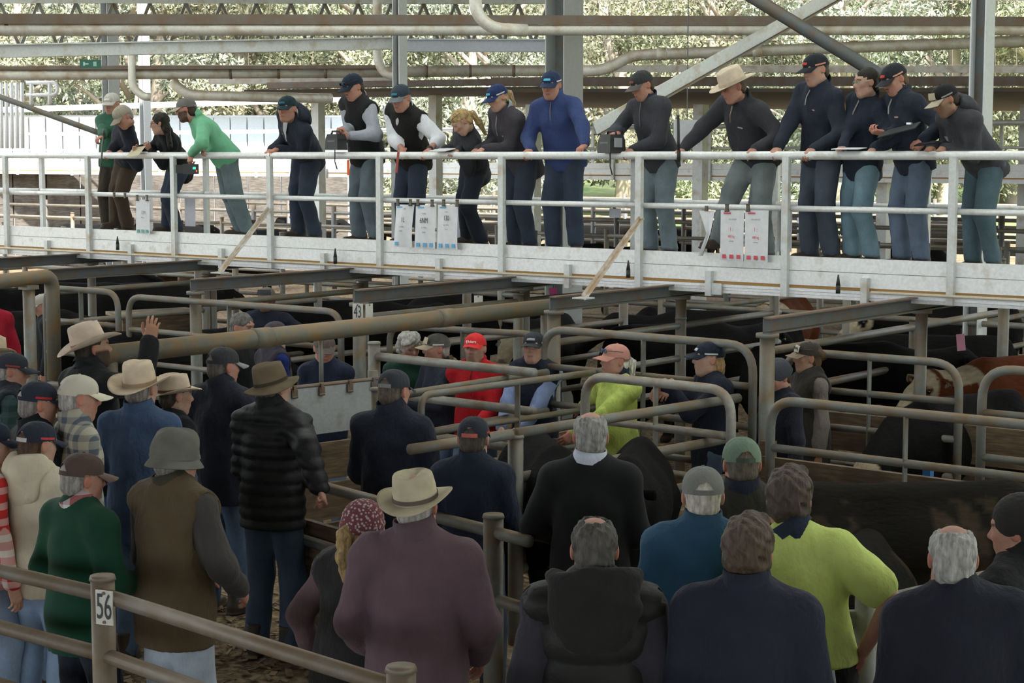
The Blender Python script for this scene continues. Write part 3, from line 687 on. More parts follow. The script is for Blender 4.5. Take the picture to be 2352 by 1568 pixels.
# small things worn on a head or chest
def ex_glasses(c=(.02, .02, .02), up=0, sun_=False, lens=None):
    def f(I):
        mb = MB(); y0 = .098; z0 = .008 + up
        for s in (-1, 1):
            a = np.linspace(0, 2 * np.pi, 17)
            mb.tube([(s * .034 + .0235 * math.cos(t), y0 + (.004 if up else 0) - .25 * abs(.0235 * math.cos(t) * s + .034 - .02) * .3, z0 + .017 * math.sin(t)) for t in a], .0022, 5, False)
            mb.tube([(s * .057, y0 - .008, z0 + .004), (s * .082, .03, z0 + .006), (s * .084, -.02, z0 + .0)], .0022, 5)
        mb.tube([(-.012, y0 + .002, z0 + .005), (.012, y0 + .002, z0 + .005)], .0022, 5)
        g = mb.build('glasses', plain(c, .35), I['root'], True, I['Mh'])
        if sun_ or lens:
            for s in (-1, 1):
                a = np.linspace(0, 2 * np.pi, 15)[:-1]; V = np.concatenate([[[s * .034, y0 + .003, z0]], np.stack([s * .034 + .023 * np.cos(a), np.full(14, y0), z0 + .0165 * np.sin(a)], 1)])
                obj('lens', mesh_np('lens', V, np.array([[0, 1 + i, 1 + (i + 1) % 14] for i in range(14)])), plain(lens or (.02, .03, .06), .08, .6), g)
    return f
def ex_badge(dx=.07, du=.62, c=(.7, .7, .7), w=.05, hh=.014):
    def f(I):
        p = I['P'] + I['u'] * I['TL'] * du + I['rs'] * dx + I['fs'] * (.118 * I['b'] + .03 - abs(dx) * .22)
        mb = MB(); mb.box(p - I['F0'], (w, .004, hh), np.array([I['rs'], I['fs'], I['u']])); mb.build('badge', cloth(c), I['root'])
    return f
def ex_zip(c=(.35, .35, .36), L=.3):
    def f(I):
        a = I['N'] - I['u'] * .03 + I['fs'] * .078 * I['b']; q = I['P'] + I['u'] * I['TL'] * (.9 - L) + I['fs'] * (.118 * I['b'] + .034)
        mb = MB(); mb.tube([a - I['F0'], (a + q) / 2 + I['fs'] * .018 - I['F0'], q - I['F0']], .006, 6); mb.build('zip', plain(c, .4, .5), I['root'])
    return f
def ex_shirt_front(c, w=.045):
    def f(I):
        a = I['N'] + I['u'] * .02 + I['fs'] * .072 * I['b']; q = I['P'] + I['u'] * I['TL'] * .55 + I['fs'] * (.118 * I['b'] + .036); F0 = I['F0']; rs = I['rs']
        md = (a + q) / 2 + I['fs'] * .022
        rows = [[p - rs * ww - I['fs'] * .004 - F0, p + I['fs'] * .004 - F0, p + rs * ww - I['fs'] * .004 - F0] for p, ww in ((a, w), (md, w * .6), (q, .006))]
        mb = MB(); mb.grid(np.array(rows)); mb.build('shirt_front', cloth(c), I['root'], True)
    return f
def ex_watch(sd='L', c=(.02, .02, .02)):
    def f(I):
        _, E_, W, fd, up, _p = I['arms'][sd]; d = unit(W - E_); a = W - d * .015 - I['F0']
        mb = MB(); mb.tube([a - d * .012, a + d * .012], .037 * I['s'], 14); mb.build('wrist_watch', plain(c, .4), I['root'], True)
    return f
def ex_belt(c=(.02, .015, .01)):
    def f(I):
        P, u = I['P'] + I['u'] * .075, I['u']; th = np.linspace(0, 2 * np.pi, 33); rows = []
        for z, o in ((-.02, 0), (-.02, .006), (.02, .006), (.02, 0)): rows.append([P + u * z + (I['r'] * math.sin(a) * (.156 * I['b'] + o) + I['f'] * math.cos(a) * (.114 * I['b'] + o)) - I['F0'] for a in th])
        mb = MB(); mb.grid(np.array(rows)); mb.build('belt', plain(c, .5), I['root'], True)
    return f
# ------------------------------------------------------------------ the place: ground, roof, trees, sheds
GALV = steel((.19, .198, .182), (.185, .115, .052), .6)
GALV_D = steel((.115, .125, .128), (.14, .085, .04), .5)
RUSTY = steel((.18, .16, .14), (.17, .095, .05), 1.1)
PIPEY = steel((.165, .155, .12), (.24, .145, .06), .6)
ALU = steel((.80, .80, .79), (.55, .50, .42), .15, .42, False)
ALU_D = steel((.62, .63, .62), (.45, .38, .28), .3, .45, False)
WOOD = None
def woodmat(c):
    key = ('wood', c)
    if key in MATS: return MATS[key]
    mt, nt, bs = _nt('wood'); bs.inputs['Roughness'].default_value = .9
    nz = _noise(nt, 5, 5, sc3=(1, 1, 9)); nz2 = _noise(nt, 3, 4)
    col = _mix(nt, _ramp(nt, nz, .3, .7), dk(c, .5), dk(c, 1.3)); col = _mix(nt, _ramp(nt, nz2, .5, .75), col, dk(c, .4))
    nt.links.new(col, bs.inputs['Base Color']); _bump(nt, bs, nz, .4, .01); MATS[key] = mt; return mt
WOOD = woodmat((.17, .115, .07)); WOOD_L = woodmat((.34, .27, .19))
def groundmat():
    mt, nt, bs = _nt('dirt'); bs.inputs['Roughness'].default_value = .97; bs.inputs['Specular IOR Level'].default_value = .1
    a = _noise(nt, .9, 5); bnz = _noise(nt, 16, 5); 
    tc = _n(nt, 'ShaderNodeTexCoord'); v = _n(nt, 'ShaderNodeTexVoronoi'); v.inputs['Scale'].default_value = 22; nt.links.new(tc.outputs['Object'], v.inputs[0])
    col = _mix(nt, _ramp(nt, a, .4, .62), (.075, .05, .03), (.20, .14, .085)); col = _mix(nt, _ramp(nt, bnz, .45, .7), col, (.34, .25, .15))
    col = _mix(nt, _ramp(nt, v.outputs[0], .0, .18), (.32, .25, .16), col)
    nt.links.new(col, bs.inputs['Base Color']); _bump(nt, bs, bnz, .8, .03); return mt
def grassmat():
    mt, nt, bs = _nt('grass'); bs.inputs['Roughness'].default_value = .95
    col = _mix(nt, _ramp(nt, _noise(nt, .25, 5), .35, .65), (.10, .17, .05), (.30, .30, .14)); nt.links.new(col, bs.inputs['Base Color']); return mt
mb = MB(); mb.box((-22, 14, -.1), (100, 100, .2)); tag(mb.build('floor', groundmat()), kind='structure', label='dirt and bark floor of the yards')
# paddock outside, rising to a low hill
n = 26; gx = np.linspace(-170, 90, n); gy = np.linspace(-50, 190, n); G = np.zeros((n, n, 3))
for i in range(n):
    for j in range(n):
        d = math.hypot(gx[i] + 14, gy[j] - 16); G[i, j] = (gx[i], gy[j], -.25 + max(0, d - 60) * .05 + max(0, d - 85) * .12)
mb = MB(); mb.grid(G); tag(mb.build('ground_outside', grassmat(), None, True), kind='structure', label='grass paddock rising beyond the sheds')
# roof over the yards: iron sheets with translucent skylight sheets between them
IRON = steel((.42, .42, .42), (.30, .24, .2), .4, .5, False)
sk, nt, bs = _nt('skylight_sheet'); nt.nodes.remove(bs); tr = _n(nt, 'ShaderNodeBsdfTranslucent'); tr.inputs[0].default_value = (.82, .84, .82, 1); nt.links.new(tr.outputs[0], nt.nodes['Material Output'].inputs[0])
roof = empty('ceiling', (0, 0, 7.6), 'iron roof with translucent sheets over the yards', kind='structure')
x = -28.0; kk = 0
while x < 30:
    wd = 2.7; mb = MB(); mb.box((x + wd / 2, 2, 0), (wd, 60, .05)); mb.build('roof_sheet', IRON, roof)
    mb = MB(); mb.box((x + wd + .65, -10.2, .0), (1.3, 35.6, .05)); mb.build('roof_sheet', IRON, roof); mb = MB(); mb.box((x + wd + .65, 24.6, 0), (1.3, 14.8, .05)); mb.build('roof_sheet', IRON, roof)
    mb = MB(); mb.box((x + wd + .65, 12.4, 0), (1.3, 9.6, .02)); mb.build('skylight_sheet', sk, roof); x += wd + 1.3
# ------------------------------------------------------------------ trees beyond the yards
def leafmat(c):
    mt, nt, bs = _nt('leaf'); bs.inputs['Roughness'].default_value = .8
    col = _mix(nt, _ramp(nt, _noise(nt, .6, 4), .3, .7), dk(c, .6), dk(c, 1.5)); nt.links.new(col, bs.inputs['Base Color'])
    bs.inputs['Subsurface Weight'].default_value = 0; return mt
LEAF = [leafmat((.25, .27, .17)), leafmat((.29, .29, .19)), leafmat((.27, .30, .225))]
BARK = plain((.42, .36, .29), .9)
def tree_meshes(seed):
    g = np.random.default_rng(seed); tb = MB(); cl = []
    top = 7.5; pts = [V3(0, 0, -1)]; p = V3(0, 0, -1)
    for i in range(5): p = p + V3(g.normal(0, .25), g.normal(0, .25), 1.7); pts.append(p)
    tb.tube(pts, np.linspace(.28, .1, 6), 8)
    for i in range(13):
        a = g.uniform(0, 6.28); z = g.uniform(2.0, 7.2); b0 = V3(0, 0, z - .8); e = V3(math.cos(a) * g.uniform(1.2, 3.2), math.sin(a) * g.uniform(1.2, 3.2), z + g.uniform(.5, 1.8))
        tb.tube([b0, (b0 + e) / 2 + V3(0, 0, .2), e], [.09, .06, .03], 6); cl.append((e, g.uniform(.9, 1.7)))
    cl += [(V3(g.normal(0, 1.2), g.normal(0, 1.2), g.uniform(1.2, 3.2)), 1.3) for _ in range(6)]
    N = 20000; c = np.array([cl[i % len(cl)][0] for i in range(N)]); r = np.array([cl[i % len(cl)][1] for i in range(N)])[:, None]
    d = g.normal(size=(N, 3)); d /= np.linalg.norm(d, axis=1)[:, None]; c = c + d * r * g.uniform(.3, 1, (N, 1)) ** .6 * [1, 1, .75]
    u = g.normal(size=(N, 3)); u[:, 2] -= .8; u /= np.linalg.norm(u, axis=1)[:, None]; v = np.cross(u, g.normal(size=(N, 3))); v /= np.linalg.norm(v, axis=1)[:, None]
    L = g.uniform(.06, .125, (N, 1)); W = L * .32
    V = np.stack([c - u * L, c + v * W, c + u * L, c - v * W], 1).reshape(-1, 3)
    return tb.mesh('trunk', True), mesh_np('foliage', V, np.arange(4 * N).reshape(-1, 4), False)
TM = [tree_meshes(s) for s in (1, 2, 3, 4)]
TREES = [(20, 80, 0, 1.35), (150, 91, 1, 1.65), (300, 83, 2, 1.50), (470, 94, 3, 1.72), (600, 86, 1, 1.50), (745, 97, 0, 1.80), (870, 84, 2, 1.58), (1010, 91, 3, 1.58), (1120, 80, 1, 1.42), (1240, 100, 0, 1.80),
         (1400, 88, 2, 1.58), (1530, 100, 3, 1.80), (1660, 86, 0, 1.50), (1800, 94, 1, 1.65), (1930, 84, 3, 1.42), (2060, 97, 2, 1.72), (2190, 87, 0, 1.58), (2320, 94, 1, 1.65), (2430, 86, 3, 1.50), (-90, 91, 2, 1.65),
         (80, 118, 3, 2.25), (380, 126, 0, 2.25), (690, 122, 2, 2.25), (960, 126, 1, 2.25), (1320, 130, 3, 2.25), (1600, 122, 2, 2.25), (1870, 126, 0, 2.25), (2130, 122, 1, 2.25), (2380, 126, 2, 2.25)]
LANDMARK = [(-90, 'outer left edge'), (20, 'white ramp rails'), (150, 'green exit sign'), (300, 'thin pale column'), (470, 'green shirt'), (600, 'gap beside the hooded jacket'), (745, 'hooded navy jacket'), (870, 'two vested men'), (1010, 'blonde woman'), (1120, 'woman in blue cap'), (1240, 'broad column'), (1400, 'charcoal jacket'), (1530, 'upright black stick'), (1660, 'cowboy hat'), (1800, 'crossed braces'), (1930, 'tall young man'), (2060, 'clipboard'), (2190, 'bending man'), (2320, 'right steel column'), (2430, 'outer right edge')]
for i, (px, D, k, s) in enumerate(TREES):
    q = onD(px, 357, D); d = math.hypot(q[0] + 14, q[1] - 16); z = -.25 + max(0, d - 60) * .05 + max(0, d - 85) * .12
    kind = ('olive gum', 'yellow-green gum', 'grey-green gum', 'broad olive gum')[k]; back = D > 110
    mark = min(LANDMARK, key=lambda l: abs(l[0] - px))[1]
    t = empty('tree', (q[0], q[1], z), f'{"tall distant " if back else ""}{kind} tree beyond the yards, above the {mark}', 'tree', 'gum trees beyond the yards'); t.rotation_euler.z = i * 1.3; t.scale = (s * 1.15, s * 1.15, s)
    obj('trunk', TM[k][0], BARK, t); obj('foliage', TM[k][1], LEAF[i % 3], t)
# ------------------------------------------------------------------ white shed behind the yards on the left, low dark roof on the right
WHITEW = plain((.86, .87, .88), .7); BLUEW = plain((.62, .70, .76), .6)
sh_ = empty('shed', onD(380, 357, 52) * [1, 1, 0], 'long white sheet-metal shed behind the yards', 'shed'); o0 = np.array(sh_.location)
def ext(a, b, k): return a + (b - a) * k
def Dp(px, py, D): return onD(px, py, D)
a, b_ = Dp(-200, 357, 52), Dp(800, 357, 52); ax_ = unit((b_ - a) * [1, 1, 0]); L_ = np.linalg.norm((b_ - a)[:2]); nrm = np.cross(ax_, ZZ)
mb = MB(); c = (a + b_) / 2; mb.box(V3(c[0], c[1], 2.15) - o0 - nrm * 3.05, (L_, 6, 4.3), np.array([ax_, np.cross(ZZ, ax_), ZZ])); mb.build('wall', WHITEW, sh_)
for i in range(26):
    p = a + (b_ - a) * (i + .5) / 26; mb = MB(); mb.box(V3(p[0], p[1], 3.5) - o0 + nrm * .04, (L_ / 26 * .92, .05, 1.5), np.array([ax_, np.cross(ZZ, ax_), ZZ])); mb.build('wall_sheet', BLUEW if i > 13 else WHITEW, sh_)
mb = MB(); c2 = c + nrm * -2.5; P0 = a + nrm * .5; P1 = b_ + nrm * .5; mb.bar(V3(*(P0[:2]), 4.35) - o0, V3(*(P1[:2]), 4.75) - o0, 1.2, .12); mb.build('roof_edge', WHITEW, sh_)
for i in range(13):
    p = a + (b_ - a) * (i + .5) / 13; mb = MB(); mb.box(V3(p[0], p[1], 1.4) - o0 + nrm * .1, (L_ / 13 * .96, .08, 2.8), np.array([ax_, np.cross(ZZ, ax_), ZZ])); mb.build('darkened_wall_base', woodmat((.13, .115, .10)), sh_)  # dark cladding added to tone down the sunlit lower wall, shade in its colour
# low shed roof behind on the right
lr = empty('lean_to_roof', onD(1750, 357, 36) * [1, 1, 0], 'low rusty lean-to roof with dark underside behind the walkway', 'roof'); o0 = np.array(lr.location)
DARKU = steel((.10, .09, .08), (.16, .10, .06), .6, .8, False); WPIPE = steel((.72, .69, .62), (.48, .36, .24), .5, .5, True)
def slab(parent, o0, pts, th, mt_, name):
    T_ = np.array(pts) - o0; V = np.concatenate([T_, T_ - ZZ * th]); mb = MB(); mb.add(V, [[0, 1, 2, 3], [7, 6, 5, 4], [0, 4, 5, 1], [1, 5, 6, 2], [2, 6, 7, 3], [3, 7, 4, 0]]); mb.build(name, mt_, parent)
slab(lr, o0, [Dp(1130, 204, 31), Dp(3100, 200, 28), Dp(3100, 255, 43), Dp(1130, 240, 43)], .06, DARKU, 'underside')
mb = MB(); mb.bar(Dp(1130, 188, 35) - o0, ext(Dp(1130, 188, 35), Dp(2480, 186, 32), 1.5) - o0, .15, .17); mb.build('rusty_beam', RUSTY, lr)
mb = MB(); mb.bar(Dp(1350, 158, 36) - o0, ext(Dp(1350, 158, 36), Dp(2480, 160, 33), 1.5) - o0, .1, .12); mb.build('white_purlin', WPIPE, lr)
for px in (1225, 1610, 2035, 2360):
    q = Dp(px, 240, 35); mb = MB(); mb.box(V3(q[0], q[1], q[2] / 2) - o0, (.22, .22, q[2])); mb.build('post', ALU_D, lr)
# left lean-to: rusty gutter and eave
l2_ = empty('gutter_roof', onD(500, 357, 40) * [1, 1, 0], 'low dark eave with rusty gutter behind the walkway, left part', 'roof'); o0 = np.array(l2_.location)
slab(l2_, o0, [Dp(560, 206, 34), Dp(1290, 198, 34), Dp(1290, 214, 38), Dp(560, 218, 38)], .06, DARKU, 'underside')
mb = MB(); mb.bar(Dp(620, 197, 37) - o0, Dp(1290, 186, 35) - o0, .3, .12); mb.build('rusty_beam', RUSTY, l2_)
mb = MB(); mb.bar(Dp(480, 186, 37) - o0, Dp(900, 183, 37) - o0, .12, .13); mb.build('white_purlin', WPIPE, l2_)
for px in (730, 1000): q = Dp(px, 205, 37); mb = MB(); mb.box(V3(q[0], q[1], q[2] / 2) - o0, (.2, .2, q[2])); mb.build('post', ALU_D, l2_)
# ------------------------------------------------------------------ steel frame overhead
def thing_tube(name, label, cat, pts, r, mat, n=14, parts=None):
    o = np.asarray(pts[0], float); t = empty(name, o, label, cat); mb = MB(); mb.tube([np.asarray(p) - o for p in pts], r, n); mb.build(parts or 'pipe', mat, t, True); return t, o
# long drain pipe under a rusty gutter, across the whole view
A, B = Dp(-60, 68, 18.5), Dp(2420, 68, 21.5); A, B = A - (B - A) * .35, B + (B - A) * .35
t, o = thing_tube('drain_pipe', 'long pale drain pipe hung under a rusty gutter across the shed', 'pipe', [A, B], .066, WPIPE, parts='pipe_run')
mb = MB(); mb.bar(ext(Dp(-60, 44, 18.5), Dp(2420, 50, 21.5), -.35) - o, ext(Dp(-60, 44, 18.5), Dp(2420, 50, 21.5), 1.35) - o, .16, .105); mb.build('gutter', RUSTY, t)
for px in (15, 103, 350, 580, 792, 995, 1215, 1365, 1530, 1700, 1855, 2000, 2145, 2300):
    D = 18.5 + 3 * (px + 60) / 2480; mb = MB(); q = Dp(px, 67, D) - o; ax_ = unit(B - A); mb.tube([q - ax_ * .02, q + ax_ * .02], .074, 14); mb.box(q + V3(0, 0, .08), (.03, .03, .1)); mb.build('pipe_clamp', RUSTY, t, True)
q = [Dp(1092, -340, 18.9), Dp(1092, 30, 18.9), Dp(1130, 66, 18.9), Dp(1210, 70, 19.0)]; mb = MB(); mb.tube([p - o for p in fillet(q, .35, 8)], .066, 14); mb.build('down_bend', WPIPE, t, True)
# second, farther drain pipe
A, B = Dp(-60, 172, 27), Dp(1290, 162, 27.5); A = ext(A, B, -.6)
t, o = thing_tube('drain_pipe', 'farther white drain pipe with brown top behind the people, left half', 'pipe', [A, B], .085, WPIPE, parts='pipe_run')
mb = MB(); mb.bar(ext(Dp(-60, 157, 27), Dp(880, 154, 27.2), -.85) - o, Dp(880, 154, 27.2) - o, .2, .055); mb.build('gutter', RUSTY, t)
for px in (65, 190, 305, 420, 530, 640, 748, 980, 1080, 1180):
    mb = MB(); q = Dp(px, 172 - 10 * (px + 60) / 1350, 27.2) - o; ax_ = unit(B - A); mb.tube([q - ax_ * .02, q + ax_ * .02], .094, 14); mb.build('pipe_clamp', RUSTY, t, True)
q = [Dp(867, -220, 27), Dp(867, 140, 27), Dp(885, 172, 27), Dp(930, 175, 27)]; mb = MB(); mb.tube([p - o for p in fillet(q, .3, 8)], .07, 12); mb.build('down_bend', WPIPE, t, True)
q = [Dp(303, 100, 27), Dp(303, 200, 27), Dp(330, 222, 27), Dp(345, 222, 27)]; mb = MB(); mb.tube([p - o for p in fillet(q, .3, 8)], .06, 12); mb.build('down_bend', WPIPE, t, True)
q = [Dp(395, 188, 30), Dp(430, 218, 30), Dp(560, 222, 30), Dp(760, 226, 31)]; mb = MB(); mb.tube([p - o for p in fillet(q, .3, 8)], .085, 12); mb.build('lower_run', WPIPE, t, True)
# cream pipe on the right
q = [Dp(1335, 164, 24), Dp(1395, 160, 24), Dp(1448, 127, 24), ext(Dp(1448, 127, 24), Dp(2420, 92, 23), 1.8)]
t, o = thing_tube('stormwater_pipe', 'cream stormwater pipe with an angled bend at right, behind the crossed braces', 'pipe', fillet(q, .25, 6), .075, WPIPE, parts='pipe_run')
for px in (1520, 1740, 1960, 2120, 2330):
    c = Dp(px, 127 - (px - 1448) * .036, 23.6) - o; ax_ = unit(q[3] - q[2]); mb = MB(); mb.tube([c - ax_ * .06, c + ax_ * .06], .084, 14); mb.build('pipe_joint', WPIPE, t, True)
# steel beams of the frame and lattice trusses
for (x0, y0, D0, x1, y1, D1, hh, lab, m_) in ((-800, 133, 22.4, 905, 99, 26, .16, 'grey steel beam left of the white column', ALU_D), (935, 104, 27, 1260, 105, 27, .17, 'pale blue steel beam between two columns', plain((.55, .58, .64), .5))):
    a, b2 = Dp(x0, y0, D0), Dp(x1, y1, D1); t = empty('roof_beam', a, lab, 'beam'); 
    mb = MB(); mb.bar(a - a, b2 - a, .03, hh); mb.build('web', m_, t)
    for s in (-1, 1): mb = MB(); mb.bar(ZZ * s * hh / 2, b2 - a + ZZ * s * hh / 2, .14, .018); mb.build('flange', m_, t)
a, b2 = Dp(-60, 6, 30), Dp(1260, 8, 34); a = ext(a, b2, -.5); t = empty('roof_truss', a, 'lattice roof truss with zigzag webs along the top edge', 'truss')
mb = MB(); mb.bar(V3(0, 0, .05), b2 - a + V3(0, 0, .05), .1, .12); mb.build('top_chord', ALU_D, t); dn = V3(0, 0, -.75); mb = MB(); mb.bar(dn, b2 - a + dn, .1, .1); mb.build('bottom_chord', ALU_D, t)
K = 50
for i in range(K):
    p = (b2 - a) * i / K; q = (b2 - a) * (i + 1) / K; mb = MB()
    if i % 2 == 0: mb.bar(p, q + dn, .06, .05)
    else: mb.bar(p + dn, q, .06, .05)
    mb.build('web_bar', GALV, t)
# thin mesh wires against the trees
t = empty('wire_mesh', Dp(1176, 90, 42), 'thin wire mesh hanging in the open end of the shed', 'mesh'); o = np.array(t.location)
for i in range(50):
    px = -20 + i * 49; mb = MB(); mb.tube([Dp(px, -400, 42) - o, Dp(px + 3, 190, 42) - o], .0075, 4); mb.build('wire', DARKU, t)
for py in (2, 92, 150): mb = MB(); mb.tube([Dp(-400, py, 42) - o, Dp(2800, py, 42) - o], .0075, 4); mb.build('wire', DARKU, t)
# columns
def column(px, Y, wpx, label, ytop=-40, conc=False):
    q = onY(px, 100, Y); D = (q - CAM) @ FW; w_ = wpx / FPX * D; t = empty('column', (q[0], q[1], 0), label, 'column')
    fl = plain((.60, .62, .63), .55) if not conc else plain((.36, .37, .36), .6)
    for s in (-1, 1): mb = MB(); mb.box((s * w_ * .28, 0, 3.8), (.016, w_ * .8, 7.6)); mb.build('flange', fl, t)
    mb = MB(); mb.box((0, 0, 3.8), (w_ * .56, .014, 7.6)); mb.build('web', GALV_D, t)  # web much darker than the flanges: shade of the recess put into its colour
    mb = MB(); mb.box((0, 0, .02), (w_ * 1.2, w_ * 1.2, .04)); mb.build('base_plate', GALV_D, t); return t
column(252, 20.5, 40, 'white steel column behind the two capped men at the far left')
column(330, 26, 26, 'thin pale blue column left of the green shirt')
column(918, 19.5, 34, 'steel column behind the man with glasses')
column(1296, 17.2, 92, 'broad grey steel column behind the blue pullover', conc=True)
column(2256, 17.6, 62, 'steel column at right, above the bending man')
# crossed braces on the right
a, b2 = ext(Dp(2030, 178, 17.8), Dp(1690, -30, 19), 2.6), Dp(2030, 178, 17.8); t = empty('tube_brace', a, 'dark round brace slanting down to the right', 'brace'); mb = MB(); mb.tube([a * 0, b2 - a], .07, 12); mb.build('brace_tube', GALV_D, t, True); mb = MB(); mb.box(b2 - a, (.2, .03, .2)); mb.build('gusset', GALV, t)
a, b2 = ext(Dp(1365, 295, 18), Dp(1940, -25, 20), 1.9), Dp(1365, 295, 18); t = empty('angle_brace', a, 'pale angle-iron brace crossing the dark tube', 'brace'); mb = MB(); mb.bar(a * 0, b2 - a, .02, .13); mb.build('brace_leg', ALU_D, t); mb = MB(); mb.bar(V3(0, .06, -.06), b2 - a + V3(0, .06, -.06), .12, .015); mb.build('brace_flange', GALV, t)
a, b2 = ext(Dp(235, 308, 22), Dp(-20, 215, 23), 3.2), Dp(235, 308, 22); t = empty('angle_brace', a, 'thin steel brace slanting down at the left edge', 'brace'); mb = MB(); mb.tube([a * 0, b2 - a], .035, 10); mb.build('brace_tube', GALV, t, True)
# green exit sign
a = Dp(208, 147, 22.5); t = empty('exit_sign', a, 'green exit sign hanging beside the white column', 'sign'); A3 = np.array([RT, DH, ZZ])
mb = MB(); mb.box((0, 0, 0), (.26, .05, .1), A3); mb.build('sign_box', plain((.03, .14, .10), .5), t)
mb = MB(); mb.box(RT * -.05 - DH * .027, (.06, .004, .014), A3); mb.box(RT * -.075 - DH * .027, (.02, .004, .045), A3); mb.build('arrow', plain((.6, .75, .68), .5), t)
mb = MB(); mb.box(RT * .06 - DH * .027, (.04, .004, .055), A3); mb.build('pictogram', plain((.35, .55, .48), .5), t)
# white stair tower rails at far left
t = empty('stair_tower', Dp(40, 300, 33) * [1, 1, 0], 'white rails of a loading ramp tower at the far left', 'ramp'); o = np.array(t.location)
for px in (2, 14, 26, 38, 50): mb = MB(); mb.tube([Dp(px, 190, 33) - o, Dp(px + 2, 340, 33) - o], .035, 8); mb.build('rail', WHITEW, t, True)
q = [Dp(60, 190, 33), Dp(132, 190, 33), Dp(132, 218, 33), Dp(60, 218, 33)]; mb = MB(); mb.tube([p - o for p in fillet(q, .15, 5)], .035, 8); mb.build('guard_rail', WHITEW, t, True)
for px in (72, 114): mb = MB(); mb.tube([Dp(px, 190, 33) - o, Dp(px, 240, 33) - o], .035, 8); mb.build('guard_post', WHITEW, t, True)
# ------------------------------------------------------------------ walkways
def walkway(label, Y0, Y1, zd, X0, X1, zr, posts, near=True):
    t = empty('elevated_walkway', (0, Y0, 0), label, 'walkway'); o = V3(0, Y0, 0)
    L = X1 - X0; xc = (X0 + X1) / 2; AX = np.eye(3)
    def bx(name, c, s, m_): mb = MB(); mb.box(V3(*c) - o, s); return mb.build(name, m_, t)
    nb = 12
    for i in range(nb): bx('deck_plank', (xc, Y0 + .06 + (Y1 - Y0 - .1) * (i + .5) / nb, zd - .02), (L, (Y1 - Y0 - .1) / nb - .012, .04), ALU_D)
    for yy, sg in ((Y0, -1), (Y1, 1)):
        if sg < 0: bx('kick_board', (xc, yy, zd + .03), (L, .03, .118), ALU)
        bx('kick_board', (xc, yy, zd - .095), (L, .034, .122), ALU)
        bx('rust_strip', (xc, yy + .004, zd - .168), (L, .03, .026), plain((.42, .23, .07), .8))
        for k in range(3): bx('edge_extrusion', (xc, yy - .004 * k * sg * 0, zd - .196 - .027 * k), (L, .036 - .006 * (k % 2), .025), ALU)
        mb = MB(); mb.tube([V3(X0, yy, zr) - o, V3(X1, yy, zr) - o], .032, 12); mb.V[-1][:, 2] = zr + (mb.V[-1][:, 2] - zr) * 1.15; mb.build('top_rail', ALU, t, True)
        ps = posts if yy == Y0 else [p + .75 for p in posts]
        for i in range(len(ps) - 1):
            mb = MB(); mb.tube([V3(ps[i] + .03, yy, zr - .452) - o, V3(ps[i + 1] - .03, yy, zr - .452) - o], .026, 10); mb.build('mid_rail', ALU, t, True)
        for p in ps:
            bx('rail_post', (p, yy + sg * .035, (zr + zd - .27) / 2), (.062, .05, zr - zd + .25), ALU_D if sg < 0 else ALU_D)
        for i in range(len(ps) - 1): bx('bracket', ((ps[i] + ps[i + 1]) / 2, yy + sg * .04, zd - .18), (.06, .05, .22), ALU_D)
    return t, o
PX = [-23.35, -21.79, -20.23, -18.66, -17.08, -15.58, -14.04, -12.45, -10.86, -9.26, -7.74, -6.21, -4.65, -3.1, -1.5]
wk, wo = walkway('white aluminium walkway with railing that carries the row of people', 13.7, 14.8, 2.2, -25, 0, 3.15, PX)
# water line clipped along the near edge
for a, b2, z in ((-25, -9.71, 2.015), (-6.9, 0, 2.015)):
    mb = MB(); mb.tube([V3(a, 13.63, z) - wo, V3(b2, 13.63, z) - wo], .014, 8); mb.build('water_line', steel((.62, .56, .45), (.5, .38, .24), .4), wk, True)
for px, py in ((270, 560), (770, 590), (1443, 620), (1925, 655)):
    c = onY(px, py, 13.62) - wo; mb = MB(); mb.tube([c - V3(0, 0, .07), c + V3(0, 0, .0)], .02, 8); mb.tube([c, c + V3(0, 0, .05), c + V3(0, 0, .09)], [.02, .012, .005], 8); mb.build('sprinkler', plain((.02, .02, .02), .5), wk, True)
for px, py in ((1640, 663),): c = onY(px, py, 13.66) - wo; mb = MB(); mb.box(c, (.16, .02, .1)); mb.build('splice_plate', ALU_D, wk)
walkway('second walkway beyond the yards, pale edge seen between the legs', 31.5, 33, 2.9, -48, -4, 3.75, [-46 + 2.4 * i for i in range(18)])
# ------------------------------------------------------------------ pens
def fence(label, pts, heights, r=.03, rp=.05, mat=None, name='pen_fence', ptop=None, group=None, boards=(), cat='fence', posts=None, kinds=None):
    """posts at pts (x,y); a rail between neighbours at each height"""
    mat = mat or GALV; o = V3(pts[0][0], pts[0][1], 0); t = empty(name, o, label, cat, group); H_ = ptop or (max(heights) + .06)
    for i, p in enumerate(pts):
        if posts is not None and i not in posts: continue
        mb = MB(); q = V3(p[0], p[1], 0) - o; mb.tube([q, q + ZZ * H_], rp, 14); mb.tube([q + ZZ * H_, q + ZZ * (H_ + .02)], [rp * 1.12, rp * 1.0], 14); mb.build('post', mat, t, True)
    for i in range(len(pts) - 1):
        a = V3(*pts[i], 0) - o; b2 = V3(*pts[i + 1], 0) - o
        for z in heights: mb = MB(); mb.tube([a + ZZ * z, b2 + ZZ * z], r, 10); mb.build('rail', mat, t, True)
        for z, hh in boards: mb = MB(); mb.bar(a + ZZ * z, b2 + ZZ * z, .045, hh); mb.build('board', WOOD, t)
    return t
